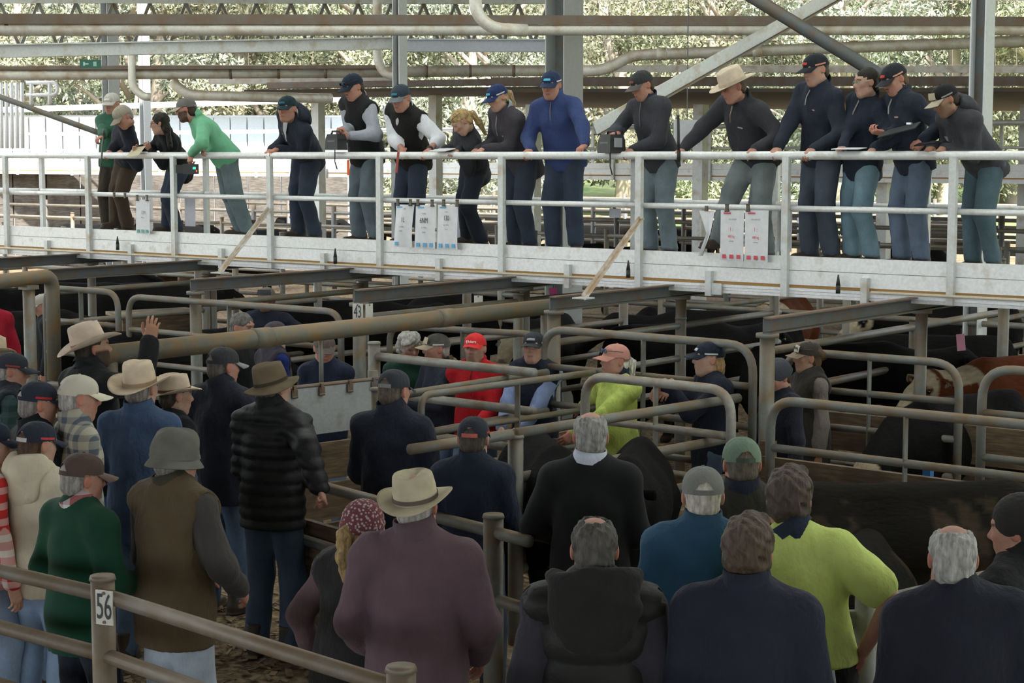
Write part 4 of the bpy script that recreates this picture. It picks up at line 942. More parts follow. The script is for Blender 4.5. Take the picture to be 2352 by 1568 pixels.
def gate(label, a, b2, z1, z0, rails=4, r=.032, cr=.22, mat=None, mid=True, boards=()):
    """tubular gate: bent outer frame with bars inside"""
    mat = mat or GALV; a = V3(*a, 0); b2 = V3(*b2, 0); o = a.copy(); t = empty('pen_gate', o, label, 'gate')
    fr = fillet([ZZ * z0, ZZ * z1, b2 - a + ZZ * z1, b2 - a + ZZ * z0], cr, 7); mb = MB(); mb.tube(fr, r, 12); mb.build('gate_frame', mat, t, True)
    for z in np.linspace(z1, z0, rails + 1)[1:]: mb = MB(); mb.tube([ZZ * z, b2 - a + ZZ * z], r * .85, 10); mb.build('gate_bar', mat, t, True)
    if mid: mb = MB(); m_ = (b2 - a) / 2; mb.bar(m_ + ZZ * z0, m_ + ZZ * z1, .05, .012, (b2 - a)); mb.build('brace_bar', mat, t)
    for z, hh in boards: mb = MB(); mb.bar(ZZ * z, b2 - a + ZZ * z, .03, hh); mb.build('gate_board', WOOD, t)
    return t
# cross beams carrying the walkway and their front posts
BX = [(-17.35, 11.7), (-15.23, 11.6), (-12.9, 11.5), (-10.76, 11.47), (-8.95, 11.9), (-6.57, 11.3), (-4.4, 11.3)]
for i, (bx_, by) in enumerate(BX):
    lab = ('farthest at the left edge', 'above the bent header pipe', 'second from the left, under the green shirt', 'with post 43 under its end', 'in line with the long rusty pipe', 'with its end above the broad front post', 'at the right edge')[i]
    t = empty('support_beam', (bx_, by, 0), f'grey steel beam under the walkway, {lab}', 'beam'); L = 15.9 - by
    mb = MB(); mb.box((0, L / 2, 1.93), (.012, L, .11)); mb.build('web', GALV_D, t)
    for z in (1.985, 1.875): mb = MB(); mb.box((.03, L / 2, z), (.07, L, .012)); mb.build('flange', RUSTY if z > 1.9 else GALV_D, t)
    for yy in (.06, 13.9 - by, 15.6 - by):
        mb = MB(); mb.tube([V3(0, yy, 0), V3(0, yy, 1.86)], .056 if yy < 1 else .05, 16); mb.tube([V3(0, yy, 1.84), V3(0, yy, 1.87)], .085, 16); mb.build('post', GALV, t, True)
# diagonal braces from walkway posts
for (x0, y0), (px, py), lab in (((1470, 503), (1340, 683), 'right'), ((617, 480), (505, 625), 'left')):
    a = onY(x0, y0, 13.64); b2 = onZ(px, py, 2.0); t = empty('stay_brace', b2, f'rusty flat brace from railing post to beam, {lab}most of the two', 'brace'); mb = MB(); mb.bar(a - b2, b2 * 0, .055, .012, (1, 0, .3)); mb.bar(a - b2 + V3(.02, 0, 0), V3(.02, 0, 0), .012, .05, (1, 0, .3)); mb.build('brace_leg', steel((.62, .60, .56), (.35, .22, .1), .8), t); mb = MB(); mb.box((0, 0, -.004), (.14, .12, .012)); mb.build('foot_plate', ALU_D, t)
# long rusty pipe (header over the lane)
a = onX(232, 816, -9.71); a[2] = 1.80; b2 = onX(1262, 704, -9.71); b2[2] = 1.80
t = empty('header_pipe', V3(a[0], a[1], 0), 'long rusty header pipe running over the lane to the walkway', 'pipe'); o = V3(a[0], a[1], 0)
mb = MB(); mb.tube([a - o, b2 - o], .070, 18); mb.build('pipe_run', PIPEY, t, True)
for px in (1022, 598):
    q = onX(px, 760, -9.71); mb = MB(); mb.tube([V3(-9.71, q[1] - .09, 1.80) - o, V3(-9.71, q[1] + .09, 1.80) - o], .077, 18); mb.build('sleeve', PIPEY, t, True)
for yy in (a[1] + .08, b2[1] - .05): mb = MB(); mb.tube([V3(-9.71, yy, 0) - o, V3(-9.71, yy, 1.75) - o], .05, 14); mb.build('post', GALV, t, True)
q = onX(737, 775, -9.71); mb = MB(); mb.tube([V3(-9.71, q[1], 1.76) - o, V3(-9.71, q[1], 1.36) - o], .018, 8); mb.build('hanger', GALV, t, True)
# bent header pipe at the left edge
q = [V3(-14.3, 8.6, 1.95), V3(-14.85, 11.15, 1.95), V3(-14.85, 11.3, 1.2)]; q = [onZ(-80, 655, 1.95), onZ(120, 633, 1.95), onY(143, 900, 11.35)]
t = empty('header_pipe', V3(q[1][0], q[1][1], 0), 'bent rusty header pipe with elbow at the left edge', 'pipe'); o = V3(q[1][0], q[1][1], 0)
q[2] = V3(q[1][0] + .02, q[1][1] - .02, .9); mb = MB(); mb.tube([p - o for p in fillet(q, .16, 8)], .072, 16); mb.build('pipe_run', PIPEY, t, True)
p5 = onZ(66, 662, 1.86); mb = MB(); mb.tube([V3(p5[0], p5[1], 0) - o, V3(p5[0], p5[1], 1.86) - o], .06, 16); mb.build('post', GALV, t, True); mb = MB(); mb.box(V3(p5[0], p5[1], 1.87) - o, (.14, .14, .04)); mb.build('cap_plate', GALV, t)
# pens along the row y = 11.5
gate('tubular gate behind the pink-capped man, right end bent down beside the broad post', (-8.75, 11.55), (-6.74, 11.45), 1.76, .55, 4)
gate('tubular gate right of the broad post, behind the beanie', (-7.12, 12.6), (-5.64, 12.6), 1.6, .45, 4)
gate('tubular gate at right edge, left end bent down', (-4.98, 11.5), (-3.4, 11.5), 1.72, .5, 4)
gate('near tubular gate in front of the vest, at right', (-6.27, 10.9), (-4.2, 10.85), 1.46, .45, 3, .034, .2, boards=((.62, .2),))
gate('left tubular gate under the walkway beside post 43', (-13.8, 11.5), (-10.95, 11.5), 1.78, .5, 4, .03, .18)
gate('far left tubular gate behind the bent header pipe', (-15.1, 11.5), (-13.96, 11.5), 1.81, .5, 4, .03, .18)
gate('bowed gate in front of the hi-vis man, both ends bent', (-8.38, 9.62), (-8.2, 11.62), 1.45, .6, 3, .026, .1)
gate('pale tubular gate that the navy jacket leans on', (-7.95, 11.02), (-6.62, 10.95), 1.49, .5, 3, .036, .2, steel((.36, .35, .31), (.22, .15, .09), .4))
t = fence('pale gate rail in front of the red jacket', [(-10.05, 10.95), (-8.3, 10.85)], (1.50, 1.2, .9), .036, .05, posts=(0,), ptop=1.6, mat=steel((.30, .30, .28), (.2, .14, .08), .4))
fence('fence of the lane beside the red jacket', [(-8.6, 9.4), (-8.6, 11.4)], (1.43, 1.12, .8), .03, posts=(0,))
fence('fence running to the broad post', [(-7.04, 9.0), (-6.8, 11.35)], (1.38, 1.09, .8, .5), .034, .05, posts=(0,), ptop=1.35, boards=((.55, .18),))
fence('fence running on from the galvanised post towards the crowd', [(-7.04, 8.95), (-7.15, 8.1)], (1.38, 1.09), .034, .05, posts=())
fence('fence under the walkway behind the vest', [(-7.3, 12.6), (-7.3, 15.3), (-7.3, 17.4)], (1.58, 1.23, .9), .034, posts=(1,), boards=((.45, .22),))
fence('fence under the walkway beside the red cow', [(-4.4, 11.4), (-4.4, 13.8), (-4.4, 15.6)], (1.74, 1.42, 1.1, .8), .032, posts=(1,))
fence('fence under the walkway behind the red cap', [(-8.95, 12.0), (-8.95, 13.9), (-8.95, 15.7)], (1.6, 1.3, 1.0), .03, posts=(1,))
fence('fence under the walkway behind post 43', [(-10.76, 11.6), (-10.76, 13.8), (-10.76, 15.6)], (1.74, 1.42, 1.1, .8), .03, posts=(1,))
fence('fence under the walkway behind the bearded man', [(-12.9, 11.6), (-12.9, 13.8), (-12.9, 15.6)], (1.74, 1.42, 1.1, .8), .03, posts=(1,))
fence('fence under the walkway at the far left', [(-15.23, 11.7), (-15.23, 13.8), (-15.23, 15.6)], (1.74, 1.42, 1.1, .8), .03, posts=(1,))
gate('gate in the row between post 43 and the rusty pipe', (-10.6, 11.75), (-9.1, 11.95), 1.66, .5, 4, .028, .15)
# timber boards low in the pens
for a, b2, z, hh, lab in (((-6.5, 11.2), (-4.2, 11.1), .9, .2, 'nearer'), ((-6.9, 12.9), (-4.6, 12.9), .95, .3, 'farther')):
    t = empty('timber_rail', V3(*a, 0), f'weathered timber rail low in the right pen, {lab} one', 'plank'); A_ = V3(*a, 0); B_ = V3(*b2, 0)
    for k in range(2): mb = MB(); mb.bar(V3(0, 0, z - k * .34), B_ - A_ + V3(0, 0, z - k * .34), .05, hh); mb.build('board', WOOD, t)
    for q in (V3(0, .03, 0), (B_ - A_) + V3(0, .03, 0)): mb = MB(); mb.box(q + V3(0, .04, .55), (.1, .08, 1.1)); mb.build('stump', WOOD, t)
# sign panel with clips
a = onZ(655, 889, 1.45); b2 = onZ(872, 866, 1.45); t = empty('steel_panel', V3(a[0], a[1], 0), 'grey steel panel with rusty clips on the lane fence', 'panel'); o = V3(a[0], a[1], 0)
mb = MB(); mb.bar(a - o - ZZ * .19, b2 - o - ZZ * .19, .015, .38); mb.build('sheet', steel((.42, .44, .45), (.3, .24, .18), .25, .5, False), t)
mb = MB(); mb.tube([a - o - ZZ * .01, b2 - o - ZZ * .01], .016, 8); mb.build('top_edge', RUSTY, t)
dv = unit(b2 - a); nv = np.cross(dv, ZZ)
for u_ in (.08, .36, .66, .92): mb = MB(); c = a + (b2 - a) * u_ - o + nv * .02 - ZZ * .05; mb.box(c, (.05, .012, .05), np.array([dv, nv, ZZ])); mb.box(c + ZZ * .03, (.025, .02, .05), np.array([dv, nv, ZZ])); mb.tube([c - ZZ * .03 - dv * .025, c - ZZ * .03 + dv * .025], .01, 6); mb.build('clip', RUSTY, t)
for u_ in (.03, .97): mb = MB(); c = a + (b2 - a) * u_ - o - nv * .05; mb.tube([c * [1, 1, 0], c * [1, 1, 0] + ZZ * 1.5], .04, 12); mb.build('post', GALV, t, True)
for k in range(3): mb = MB(); zz = ZZ * (.44 + .31 * k); mb.bar(a * [1, 1, 0] - o + zz - ZZ * .2, b2 * [1, 1, 0] - o + zz - ZZ * .2, .04, .28); mb.build('lower_board', WOOD, t)
a = V3(-7.95, 8.02, 0); b2 = V3(-6.55, 7.69, 0); t = empty('board_barrier', a, 'dark timber boards low behind the rail under the quilted jacket', 'boards')
for k in range(3): mb = MB(); mb.bar(ZZ * (.2 + .27 * k), b2 - a + ZZ * (.2 + .27 * k), .04, .25); mb.build('board', WOOD, t)
for q in (a * 0, b2 - a): mb = MB(); mb.box(q + ZZ * .43, (.07, .07, .86)); mb.build('stump', WOOD, t)
# rail of the lane in the crowd and the near fence with number 56
fence('fence in the crowd with pale capped post', [(-7.95, 7.96), (-6.02, 7.5), (-5.72, 7.43)], (1.12, .75), .034, .055, posts=(1,), ptop=1.2)
fence('near fence carrying number 56', [(-9.02, 5.12), (-6.34, 5.1), (-4.33, 4.85), (-2.55, 4.65)], (1.19, .915, .63), .034, .055, steel((.22, .195, .16), (.18, .115, .065), .9), posts=(1, 2), ptop=1.26)
t = fence('grey gate post with rails at the lower right', [(-3.68, 7.3), (-3.3, 8.9)], (1.12, .72), .036, .06, posts=(0,), ptop=1.22, cat='fence', mat=steel((.30, .30, .28), (.2, .15, .1), .5))
t = empty('slide_gate', (-3.75, 7.25, 0), 'grey square-tube slide gate beside the hi-vis polo', 'gate'); SG = steel((.30, .31, .30), (.2, .15, .1), .4)
for dx in (-.18, .12): mb = MB(); q = RT * dx; mb.box(q + ZZ * .55, (.06, .06, 1.1), np.array([RT, DH, ZZ])); mb.build('upright', SG, t)
for z in (1.06, .8): mb = MB(); mb.bar(RT * -.18 + ZZ * z, RT * .12 + ZZ * z, .04, .07); mb.build('crossbar', SG, t)
mb = MB(); mb.bar(RT * .12 + ZZ * 1.08, RT * .42 + ZZ * 1.08 + DH * .15, .06, .06); mb.build('latch_arm', SG, t)
t = empty('timber_rail', (-5.95, 7.55, 0), 'pale timber board fixed to the capped post', 'plank'); mb = MB(); mb.bar(V3(0, 0, .34), V3(.55, -.1, .3), .05, .18); mb.build('board', WOOD_L, t)
# pens beyond the walkway
rows = [(17.6, -26, -2), (21.5, -32, -4), (26, -38, -6)]
for k, (yy, xa, xb) in enumerate(rows):
    n = int((xb - xa) / 2.4); fence(f'{("nearest", "middle", "farthest")[k]} long pen fence beyond the walkway', [(xa + (xb - xa) * i / n, yy) for i in range(n + 1)], (1.75, 1.42, 1.1, .8), .032, .045, GALV, ptop=1.85)
for i in range(8): fence(f'cross fence beyond the walkway, {("first","second","third","fourth","fifth","sixth","seventh","eighth")[i]} counted from the right', [(-4.4 - 3.3 * i, 17.6), (-4.4 - 3.3 * i, 21.4)], (1.75, 1.42, 1.1, .8), .03, .045, GALV, posts=(1,))
for k, (yy, xa, xb) in enumerate(((31, -46, -8), (36, -52, -10), (41, -58, -12), (47, -64, -14))):
    t = empty('pen_fence', (xa, yy, 0), f'distant pen fence beyond the second walkway, {("first", "second", "third", "fourth")[k]} row back', 'fence')
    for z in (1.8, 1.45, 1.1): mb = MB(); mb.tube([V3(0, 0, z), V3(xb - xa, 0, z)], .04, 8); mb.build('rail', GALV, t, True)
    n = int((xb - xa) / 2.6)
    for i in range(n + 1): mb = MB(); mb.tube([V3((xb - xa) * i / n, 0, 0), V3((xb - xa) * i / n, 0, 1.95)], .06, 8); mb.build('post', GALV_D, t, True)
# trough boards and pale planks under the walkway at left
for (x0, y0), (x1, y1), z, lab in (((262, 722), (446, 712), 1.3, 'beside the raised hand'), ((385, 628), (480, 620), 1.2, 'in sun under the walkway'), ((1030, 660), (1260, 668), 1.15, 'in front of the white-faced cow')):
    a, b2 = onZ(x0, y0, z), onZ(x1, y1, z); t = empty('feed_trough', V3(a[0], a[1], 0), f'pale timber feed trough {lab}', 'trough'); o = V3(a[0], a[1], 0)
    mb = MB(); mb.bar(a - o, b2 - o, .5, .04); mb.build('lid_board', WOOD_L, t)
    for s in (-1, 1): mb = MB(); nv = np.cross(unit(b2 - a), ZZ) * .23 * s; mb.bar(a - o + nv - ZZ * .16, b2 - o + nv - ZZ * .16, .04, .26); mb.build('side_board', WOOD, t)
    for q in (a, b2): mb = MB(); mb.box(q - o - ZZ * (z / 2 + .1), (.1, .1, z - .2)); mb.build('stand', WOOD, t)
# ------------------------------------------------------------------ cattle
def cow_unit(down=0):
    P = [el((0, 0, .98), (.33, .72, .37), k=.1), el((0, .48, 1.0), (.29, .34, .40), k=.1), el((0, -.58, 1.03), (.30, .34, .35), k=.1), rc((0, .4, 1.33), (0, -.75, 1.33), .10, .09, .12), el((0, .62, .78), (.16, .2, .22), k=.1),
         rc((0, .68, 1.1), (0, 1.1, 1.22 - .35 * down), .25, .155, .1), rc((0, 1.12, 1.26 - .4 * down), (0, 1.30, 1.16 - .45 * down), .118, .10, .05), rc((0, 1.30, 1.16 - .45 * down), (0, 1.50, .98 - .5 * down), .092, .072, .04), el((0, 1.53, .95 - .5 * down), (.075, .06, .06), k=.03),
         rc((0, -.86, 1.25), (0, -.95, .9), .04, .025, .03), rc((0, -.95, .9), (0, -.94, .5), .025, .03, .02)]
    for s in (-1, 1):
        P += [rc((.1 * s, 1.12, 1.30 - .4 * down), (.27 * s, 1.05, 1.27 - .4 * down), .03, .045, .02, (0, 1, 0), .5), rc((.18 * s, .5, .8), (.17 * s, .52, .45), .115, .06, .05), rc((.17 * s, .52, .45), (.17 * s, .5, .06), .05, .048, .03), rc((.17 * s, .52, .06), (.17 * s, .55, .02), .055, .055, .02),
              rc((.19 * s, -.6, .9), (.19 * s, -.55, .58), .17, .085, .06), rc((.19 * s, -.55, .58), (.18 * s, -.74, .42), .075, .058, .03), rc((.18 * s, -.74, .42), (.18 * s, -.7, .05), .05, .045, .03), rc((.18 * s, -.7, .05), (.18 * s, -.66, .02), .055, .055, .02)]
    V, Q = sdf_mesh(P, .034, cuts=[((0, 0, 0), (0, 0, -1))]); return V, Q
COWV = [cow_unit(0), cow_unit(1)]
def cow_mesh(down, kind):
    V, Q = COWV[down]; base = {'black': (.009, .0085, .0085), 'baldy': (.009, .0085, .0085), 'red': (.13, .036, .014), 'mud': (.016, .014, .012)}[kind]
    C = np.tile(np.array(base), (len(V), 1)); x, y, z = V.T; hz = z + .42 * down
    if kind in ('baldy', 'red'):
        eye = np.hypot(y - 1.26, hz - 1.2) < .055
        mk = (y > 1.16) & ~eye & (np.abs(x) < .16); C[mk] = (.50, .42, .29)
        C[(y > 1.5)] = (.25, .17, .13)
        if kind == 'red': C[(z < .72) & (np.abs(y) < .75)] = (.45, .37, .25); C[(y > .62) & (y < 1.1) & (z > 1.25)] = (.5, .42, .3); C[(y > .45) & (y < 1.1) & (z < .95)] = (.48, .40, .28)
    C[z < .07] = (.04, .03, .025)
    if kind == 'mud':
        g = fold(3, 1.0, 14); mk = (g(V.astype(np.float32)) > .62) & (np.abs(x) > .12); C[mk] = (.055, .04, .026)
    me = mesh_np('body', V, Q); col_attr(me, C); return me
def cowmat():
    mt, nt, bs = _nt('hide'); bs.inputs['Roughness'].default_value = .9; bs.inputs['Specular IOR Level'].default_value = .08
    at = _n(nt, 'ShaderNodeAttribute', attribute_name='Col'); nz = _noise(nt, 30, 4, sc3=(1, .4, 1)); nt.links.new(_mix(nt, nz, (0, 0, 0), at.outputs[0]), bs.inputs['Base Color'])
    col = _mix(nt, _ramp(nt, nz, .2, .8, (.6, .6, .6, 1), (1, 1, 1, 1)), (0, 0, 0), at.outputs[0]); nt.links.new(col, bs.inputs['Base Color'])
    _bump(nt, bs, nz, .5, .02); return mt
COWM = cowmat(); CM = {}
def cow(label, px, py, z, heading, kind='black', down=0, s=1.0, tag_=None, group=None):
    """px,py: pixel of the top of the back (height z)"""
    q = onZ(px, py, z); k = (down, kind)
    if k not in CM: CM[k] = cow_mesh(*k)
    t = empty('cow', (q[0], q[1], 0), label, 'cow', group); hd = camdir(heading); t.rotation_euler.z = math.atan2(hd[1], hd[0]) - math.pi / 2; t.scale = (s * z / 1.42,) * 3
    obj('body', CM[k], COWM, t)
    hz = 1.2 - .42 * down
    for sg in (-1, 1):
        mb = MB(); c = V3(.103 * sg, 1.245, hz); mb.tube([c - V3(.02 * sg, 0, 0), c + V3(.012 * sg, .004, 0)], [.028, .018], 10); mb.build('eye', plain((.01, .01, .015), .1), t, True)
    if tag_: mb = MB(); mb.box((.27, 1.02, 1.2 - .4 * down), (.05, .012, .07)); mb.build('ear_tag', plain(tag_, .5), t)
COWS = [('black cow with head raised behind the tubular gate', 1650, 715, 1.45, -75, 'black', 0, 1.0), ('white-faced black cow behind the red cap', 1250, 730, 1.33, 200, 'baldy', 0, 1.0), ('white-faced black cow left of the broad beam post', 1512, 702, 1.33, 200, 'baldy', 0, 1.0),
        ('black cow seen over the pink cap', 1560, 742, 1.45, 60, 'black', 0, 1.0), ('black cow under the walkway left of the column', 1090, 672, 1.42, -80, 'black', 1, 1.0), ('white-faced cow lying its head on the rail under the walkway', 960, 668, 1.4, 260, 'baldy', 1, 1.0),
        ('black cow behind the vest', 1930, 790, 1.45, 80, 'black', 0, 1.0), ('black cow beside the right walkway post', 2120, 770, 1.42, -80, 'black', 1, 1.0), ('white-faced cow under the right of the walkway', 2190, 688, 1.45, 250, 'baldy', 0, 1.0),
        ('red and white cow at the right edge', 2330, 800, 1.45, 235, 'red', 0, .95), ('white-faced cow with lowered head in the right pen', 2200, 890, 1.35, 232, 'baldy', 1, .95), ('black bull behind the white-haired man', 1452, 990, 1.32, 190, 'black', 0, .9),
        ('black cow lying behind the post at centre', 1255, 1010, 1.25, 170, 'black', 1, 1.0), ('muddy black cow broadside behind the hi-vis polo', 2120, 1140, 1.38, 88, 'mud', 1, 1.05), ('second muddy black cow below it', 1985, 1222, 1.25, 25, 'mud', 1, 1.0),
        ('black cow under the walkway by the red jacket of the left edge', 330, 650, 1.4, 80, 'black', 0, 1.0), ('black cow beyond the walkway at left', 250, 625, 1.42, 90, 'black', 1, 1.0), ('black cow behind the bearded man', 800, 690, 1.4, 85, 'black', 0, 1.0),
        ('black cow behind the raised hand', 420, 760, 1.42, 75, 'black', 1, 1.0), ('red-brown cow under the walkway centre right', 1800, 675, 1.42, 200, 'red', 0, 1.0), ('black cow in the far pens, centre', 1330, 560, 1.4, 90, 'black', 0, 1.0), ('black cow in the far pens, right', 2080, 560, 1.4, 70, 'black', 1, 1.0), ('black cow in the far pens, left', 560, 545, 1.4, 100, 'black', 0, 1.0)]
COWS += [('black cow behind the bent header pipe', 60, 715, 1.4, 85, 'black', 1, 1.0), ('black cow farther left under the walkway', 150, 650, 1.42, -85, 'black', 0, 1.0)]
for c in COWS: cow(*c)

g = np.random.default_rng(5)
for i in range(14):
    D = g.uniform(42, 56); px = 60 + i * 165 + g.uniform(-40, 40); q = onD(px, 357, D); yy = 357 + 1.75 * 4162 / D
    cow('black cow standing in the pens far beyond the walkway', px, yy, 1.4, g.choice([80, 100, -80, 260]), 'black', int(i % 2), 1.0, None, 'cattle far beyond the walkway')
# ------------------------------------------------------------------ people on the walkway
ZD = 2.2; RAILY = 13.7
def railh(px, sg=0, pose='grip', dz=.055, **k):
    q = onY(px, 356, RAILY); d = dict(w=V3(q[0], RAILY + .075, 3.15 + dz), fd=V3(sg * .25, -1, -.45), up=V3(0, -.45, 1), pose=pose); d.update(k); return d
def airh(px, py, Y, pose='relaxed', **k): d = dict(w=onY(px, py, Y), pose=pose); d.update(k); return d
CAPNAVY = (.016, .024, .05)
WG = 'people along the walkway railing'
def capd(c=CAPNAVY, **k): return dict(k='cap', c=c, **k)
W = {}
W[1] = person('man in pale cap half hidden behind the khaki-capped man', (257, 238), 205, z0=ZD, Yh=14.4, foot=('Y', 262, 14.42), look=(200, 12), tone='red', top=dict(c=(.03, .10, .06), kind='plain'), hat=capd((.42, .40, .36), lc=(.6, .58, .52)), hair='cap', legs=((.05, .04, .03), 'plain'), R=railh(224), L=railh(300), res=.024)
W[2] = person('man in khaki cap and navy jacket resting his forearms on the railing', (283, 268), 215, z0=ZD, h=1.74, Yh=13.62, foot=('Y', 275, 14.2), hip=(0, -.12), look=(232, 38), tone='red', top=dict(c=(.022, .024, .036), hem=.16, collar=(.03, .03, .04)), hat=capd((.30, .27, .22), vc=(.26, .23, .18)), hair='cap', hairc=(.25, .22, .2), legs=((.06, .042, .028), 'plain'), R=railh(243, pose='clasp'), L=railh(270, 0, 'fist'), res=.024)
W[3] = person('dark-haired woman in black jacket holding papers', (367, 284), 232, z0=ZD, h=1.62, Yh=13.72, foot=('Y', 392, 14.22), hip=(0, -.1), look=(268, 8), fem=True, top=dict(c=(.012, .013, .014), hem=.2, collar=(.02, .1, .06)), hair='long', hairc=(.018, .013, .01), legs=(DKDENIM, 'denim'), R=airh(318, 340, 13.72, 'grip'), L=airh(345, 344, 13.76, 'grip'), extras=[ex_glasses()], res=.024)
W[4] = person('bearded man in bright green shirt leaning far over the railing', (428, 252), 248, z0=ZD, h=1.78, build=1.1, Yh=13.68, foot=('Y', 560, 14.3), hip=(0, .2), look=(272, 10), tone='red', top=dict(c=(.17, .45, .27), hem=.06, name='shirt', collar=(.17, .45, .27)), hat=capd((.16, .15, .14), vc=(.42, .36, .28), sc=(.3, .3, .3)), hair='cap', beard=.85, stache=.8, hairc=(.05, .03, .02), legs=((.13, .17, .18), 'denim'), L=dict(w=onY(440, 352, 13.62) + V3(0, 0, .0), fd=(0, -.3, -1), up=(0, -1, .2), pose='grip', pole=(1, -.2, .3)), R=dict(w=onY(470, 345, 13.75), pose='relaxed'), res=.022)
W[5] = person('man in navy hooded jacket with hands clasped over the railing', (660, 250), 222, z0=ZD, Yh=13.72, foot=('Y', 702, 14.22), hip=(0, -.02), look=(205, 6), tone='red', top=dict(c=(.024, .028, .043), hem=.17, hood=True, collar=(.45, .45, .47), collar_h=.035), hat=capd((.014, .03, .038), lc=(.03, .12, .16)), hair='cap', legs=(DKDENIM, 'denim'), R=railh(612, .6, 'clasp', .06), L=railh(627, -.4, 'clasp', .075), extras=[ex_shirt_front((.5, .5, .52)), ex_badge(.07, .62, (.1, .35, .4), .03, .02)], res=.022)
W[6] = person('moustached man in black vest and grey shirt holding a black label printer', (811, 200), 228, z0=ZD, Yh=13.92, foot=('Y', 842, 14.2), look=(232, 22), tone='red', stache=.8, top=dict(c=(.32, .34, .38), name='shirt', hem=.05, collar=(.34, .36, .4)), vest=dict(c=(.014, .014, .015), hem=.12), hat=capd((.012, .02, .035), lc=(.02, .10, .16)), hair='cap', hairc=(.03, .02, .015), legs=((.12, .15, .17), 'denim'), R=airh(783, 302, 13.72, 'fist'), L=airh(803, 312, 13.74, 'grip', pole=(1, -.6, -.6)), extras=[ex_glasses(up=.055, sun_=True), ex_watch('L')], res=.022)
W[7] = person('man with glasses in black vest over white shirt, sleeves rolled', (921, 225), 214, z0=ZD, Yh=13.82, foot=('Y', 948, 14.2), look=(212, 20), tone='red', belly=.03, top=dict(c=(.66, .66, .70), name='shirt', hem=.05, sleeve='roll', collar=(.5, .5, .52)), vest=dict(c=(.016, .015, .014), hem=.13), hat=capd((.03, .045, .06), lc=(.05, .2, .28), vc=(.14, .15, .16)), hair='cap', hairc=(.3, .28, .26), legs=(DKDENIM, 'denim'), R=railh(915, .4, 'fist', pole=(.9, -.5, -.3)), L=railh(975, 0, 'grip', pole=(.6, -.9, -.2)), extras=[ex_glasses((.1, .06, .05)), ex_watch('L'), ex_shirt_front((.5, .5, .52), .035)], res=.022)
W[8] = person('blonde woman with sunglasses on her head bending to write', (1060, 280), 236, z0=ZD, Yh=13.72, foot=('Y', 1088, 14.2), look=(250, 42), fem=True, top=dict(c=(.034, .034, .041), hem=.22, collar=(.03, .03, .036)), hair='pony', hairc=(.42, .29, .13), legs=((.02, .025, .035), 'denim'), R=railh(1008, .2, 'pen', .06), L=railh(1040, .2, 'flat'), extras=[ex_glasses(up=.085, sun_=True), ex_badge(.08, .62, (.1, .35, .4), .03, .02)], res=.022)
W[9] = person('fair-haired woman in blue cap and charcoal jacket', (1143, 224), 236, z0=ZD, Yh=13.82, foot=('Y', 1200, 14.2), look=(236, 22), fem=True, build=1.08, top=dict(c=(.055, .05, .06), hem=.2, collar=(.35, .37, .4)), hat=capd((.02, .035, .10), lc=(.08, .32, .5), stripe=(.6, .6, .6)), hair='tail', hairc=(.36, .25, .13), legs=(DKDENIM, 'denim'), R=railh(1084, .5, 'clasp', .06), L=railh(1100, -.3, 'clasp', .07), extras=[ex_zip((.3, .3, .3)), ex_badge(-.06, .6, (.5, .25, .2), .035, .015)], res=.022)
W[10] = person('man in blue quarter-zip pullover gripping the railing with both hands', (1266, 196), 208, z0=ZD, Yh=13.95, foot=('Y', 1298, 14.2), look=(202, 12), tone='red', build=1.06, top=dict(c=(.038, .058, .155), hem=.13, collar=(.04, .058, .15), collar_h=.06), hat=capd((.018, .03, .075), lc=(.1, .42, .55), stripe=(.65, .65, .65)), hair='cap', legs=((.035, .048, .075), 'denim'), R=railh(1206, pole=(.8, -.9, -.2)), L=railh(1336, pole=(1, -.8, -.1)), extras=[ex_zip((.12, .1, .14), .22)], res=.022)
W[11] = person('man in charcoal jacket with a black printer box under his hand', (1475, 196), 230, z0=ZD, Yh=13.9, foot=('Y', 1517, 14.15), look=(240, 24), tone='red', top=dict(c=(.044, .045, .053), hem=.12, collar=(.02, .025, .05), collar_h=.055), hat=capd((.035, .035, .037), vc=(.10, .09, .085), lc=(.16, .06, .05)), hair='cap', legs=((.15, .19, .21), 'denim'), R=airh(1422, 302, 13.78, 'grip', fd=(-.4, -.8, -.4), up=(0, -.3, 1), pole=(.8, -.8, .2)), L=railh(1440, -.3, 'grip', pole=(.7, -.6, -.8)), extras=[ex_zip((.1, .1, .11), .3)], res=.022)
kf = onY(1640, 590, 13.85); kf[2] = ZD + .02
W[12] = person('man in beige cowboy hat and dark jacket with one knee forward', (1684, 200), 232, z0=ZD, Yh=13.82, foot=('Y', 1738, 14.25), hip=(0, -.02), look=(250, 20), tone='red', build=1.1, belly=.03, top=dict(c=(.040, .040, .047), hem=.1, collar=(.03, .03, .035), collar_h=.06), hat=dict(k='flatbrim', c=(.62, .52, .40), band=(.5, .42, .32), tilt=-4, s=1.1), hair='cap', hairc=(.1, .06, .04), legs=((.17, .20, .20), 'denim'), R=railh(1556, 0, 'wrap', pole=(1, -.6, -.2)), L=railh(1722, 0, 'fist', pole=(.7, -1, 0)), knee={'R': kf}, extras=[ex_badge(-.08, .66, (.5, .4, .42), .06, .012), ex_zip((.25, .2, .15), .15)], res=.022)
W[13] = person('tall young man in navy jacket and dark cap with red stripe', (1874, 160), 236, z0=ZD, Yh=13.95, foot=('Y', 1888, 14.2), look=(245, 14), tone='fair', top=dict(c=(.022, .026, .042), hem=.12, collar=(.018, .024, .04), collar_h=.06), hat=capd((.018, .02, .026), lc=(.45, .05, .05), stripe=(.6, .25, .18)), hair='cap', legs=((.06, .075, .10), 'denim'), R=railh(1776, pole=(1, -.6, -.3)), L=railh(1856, pole=(.8, -.9, -.2)), extras=[ex_badge(-.07, .68, (.5, .3, .32), .05, .012), ex_zip((.25, .25, .26), .16)], res=.022)
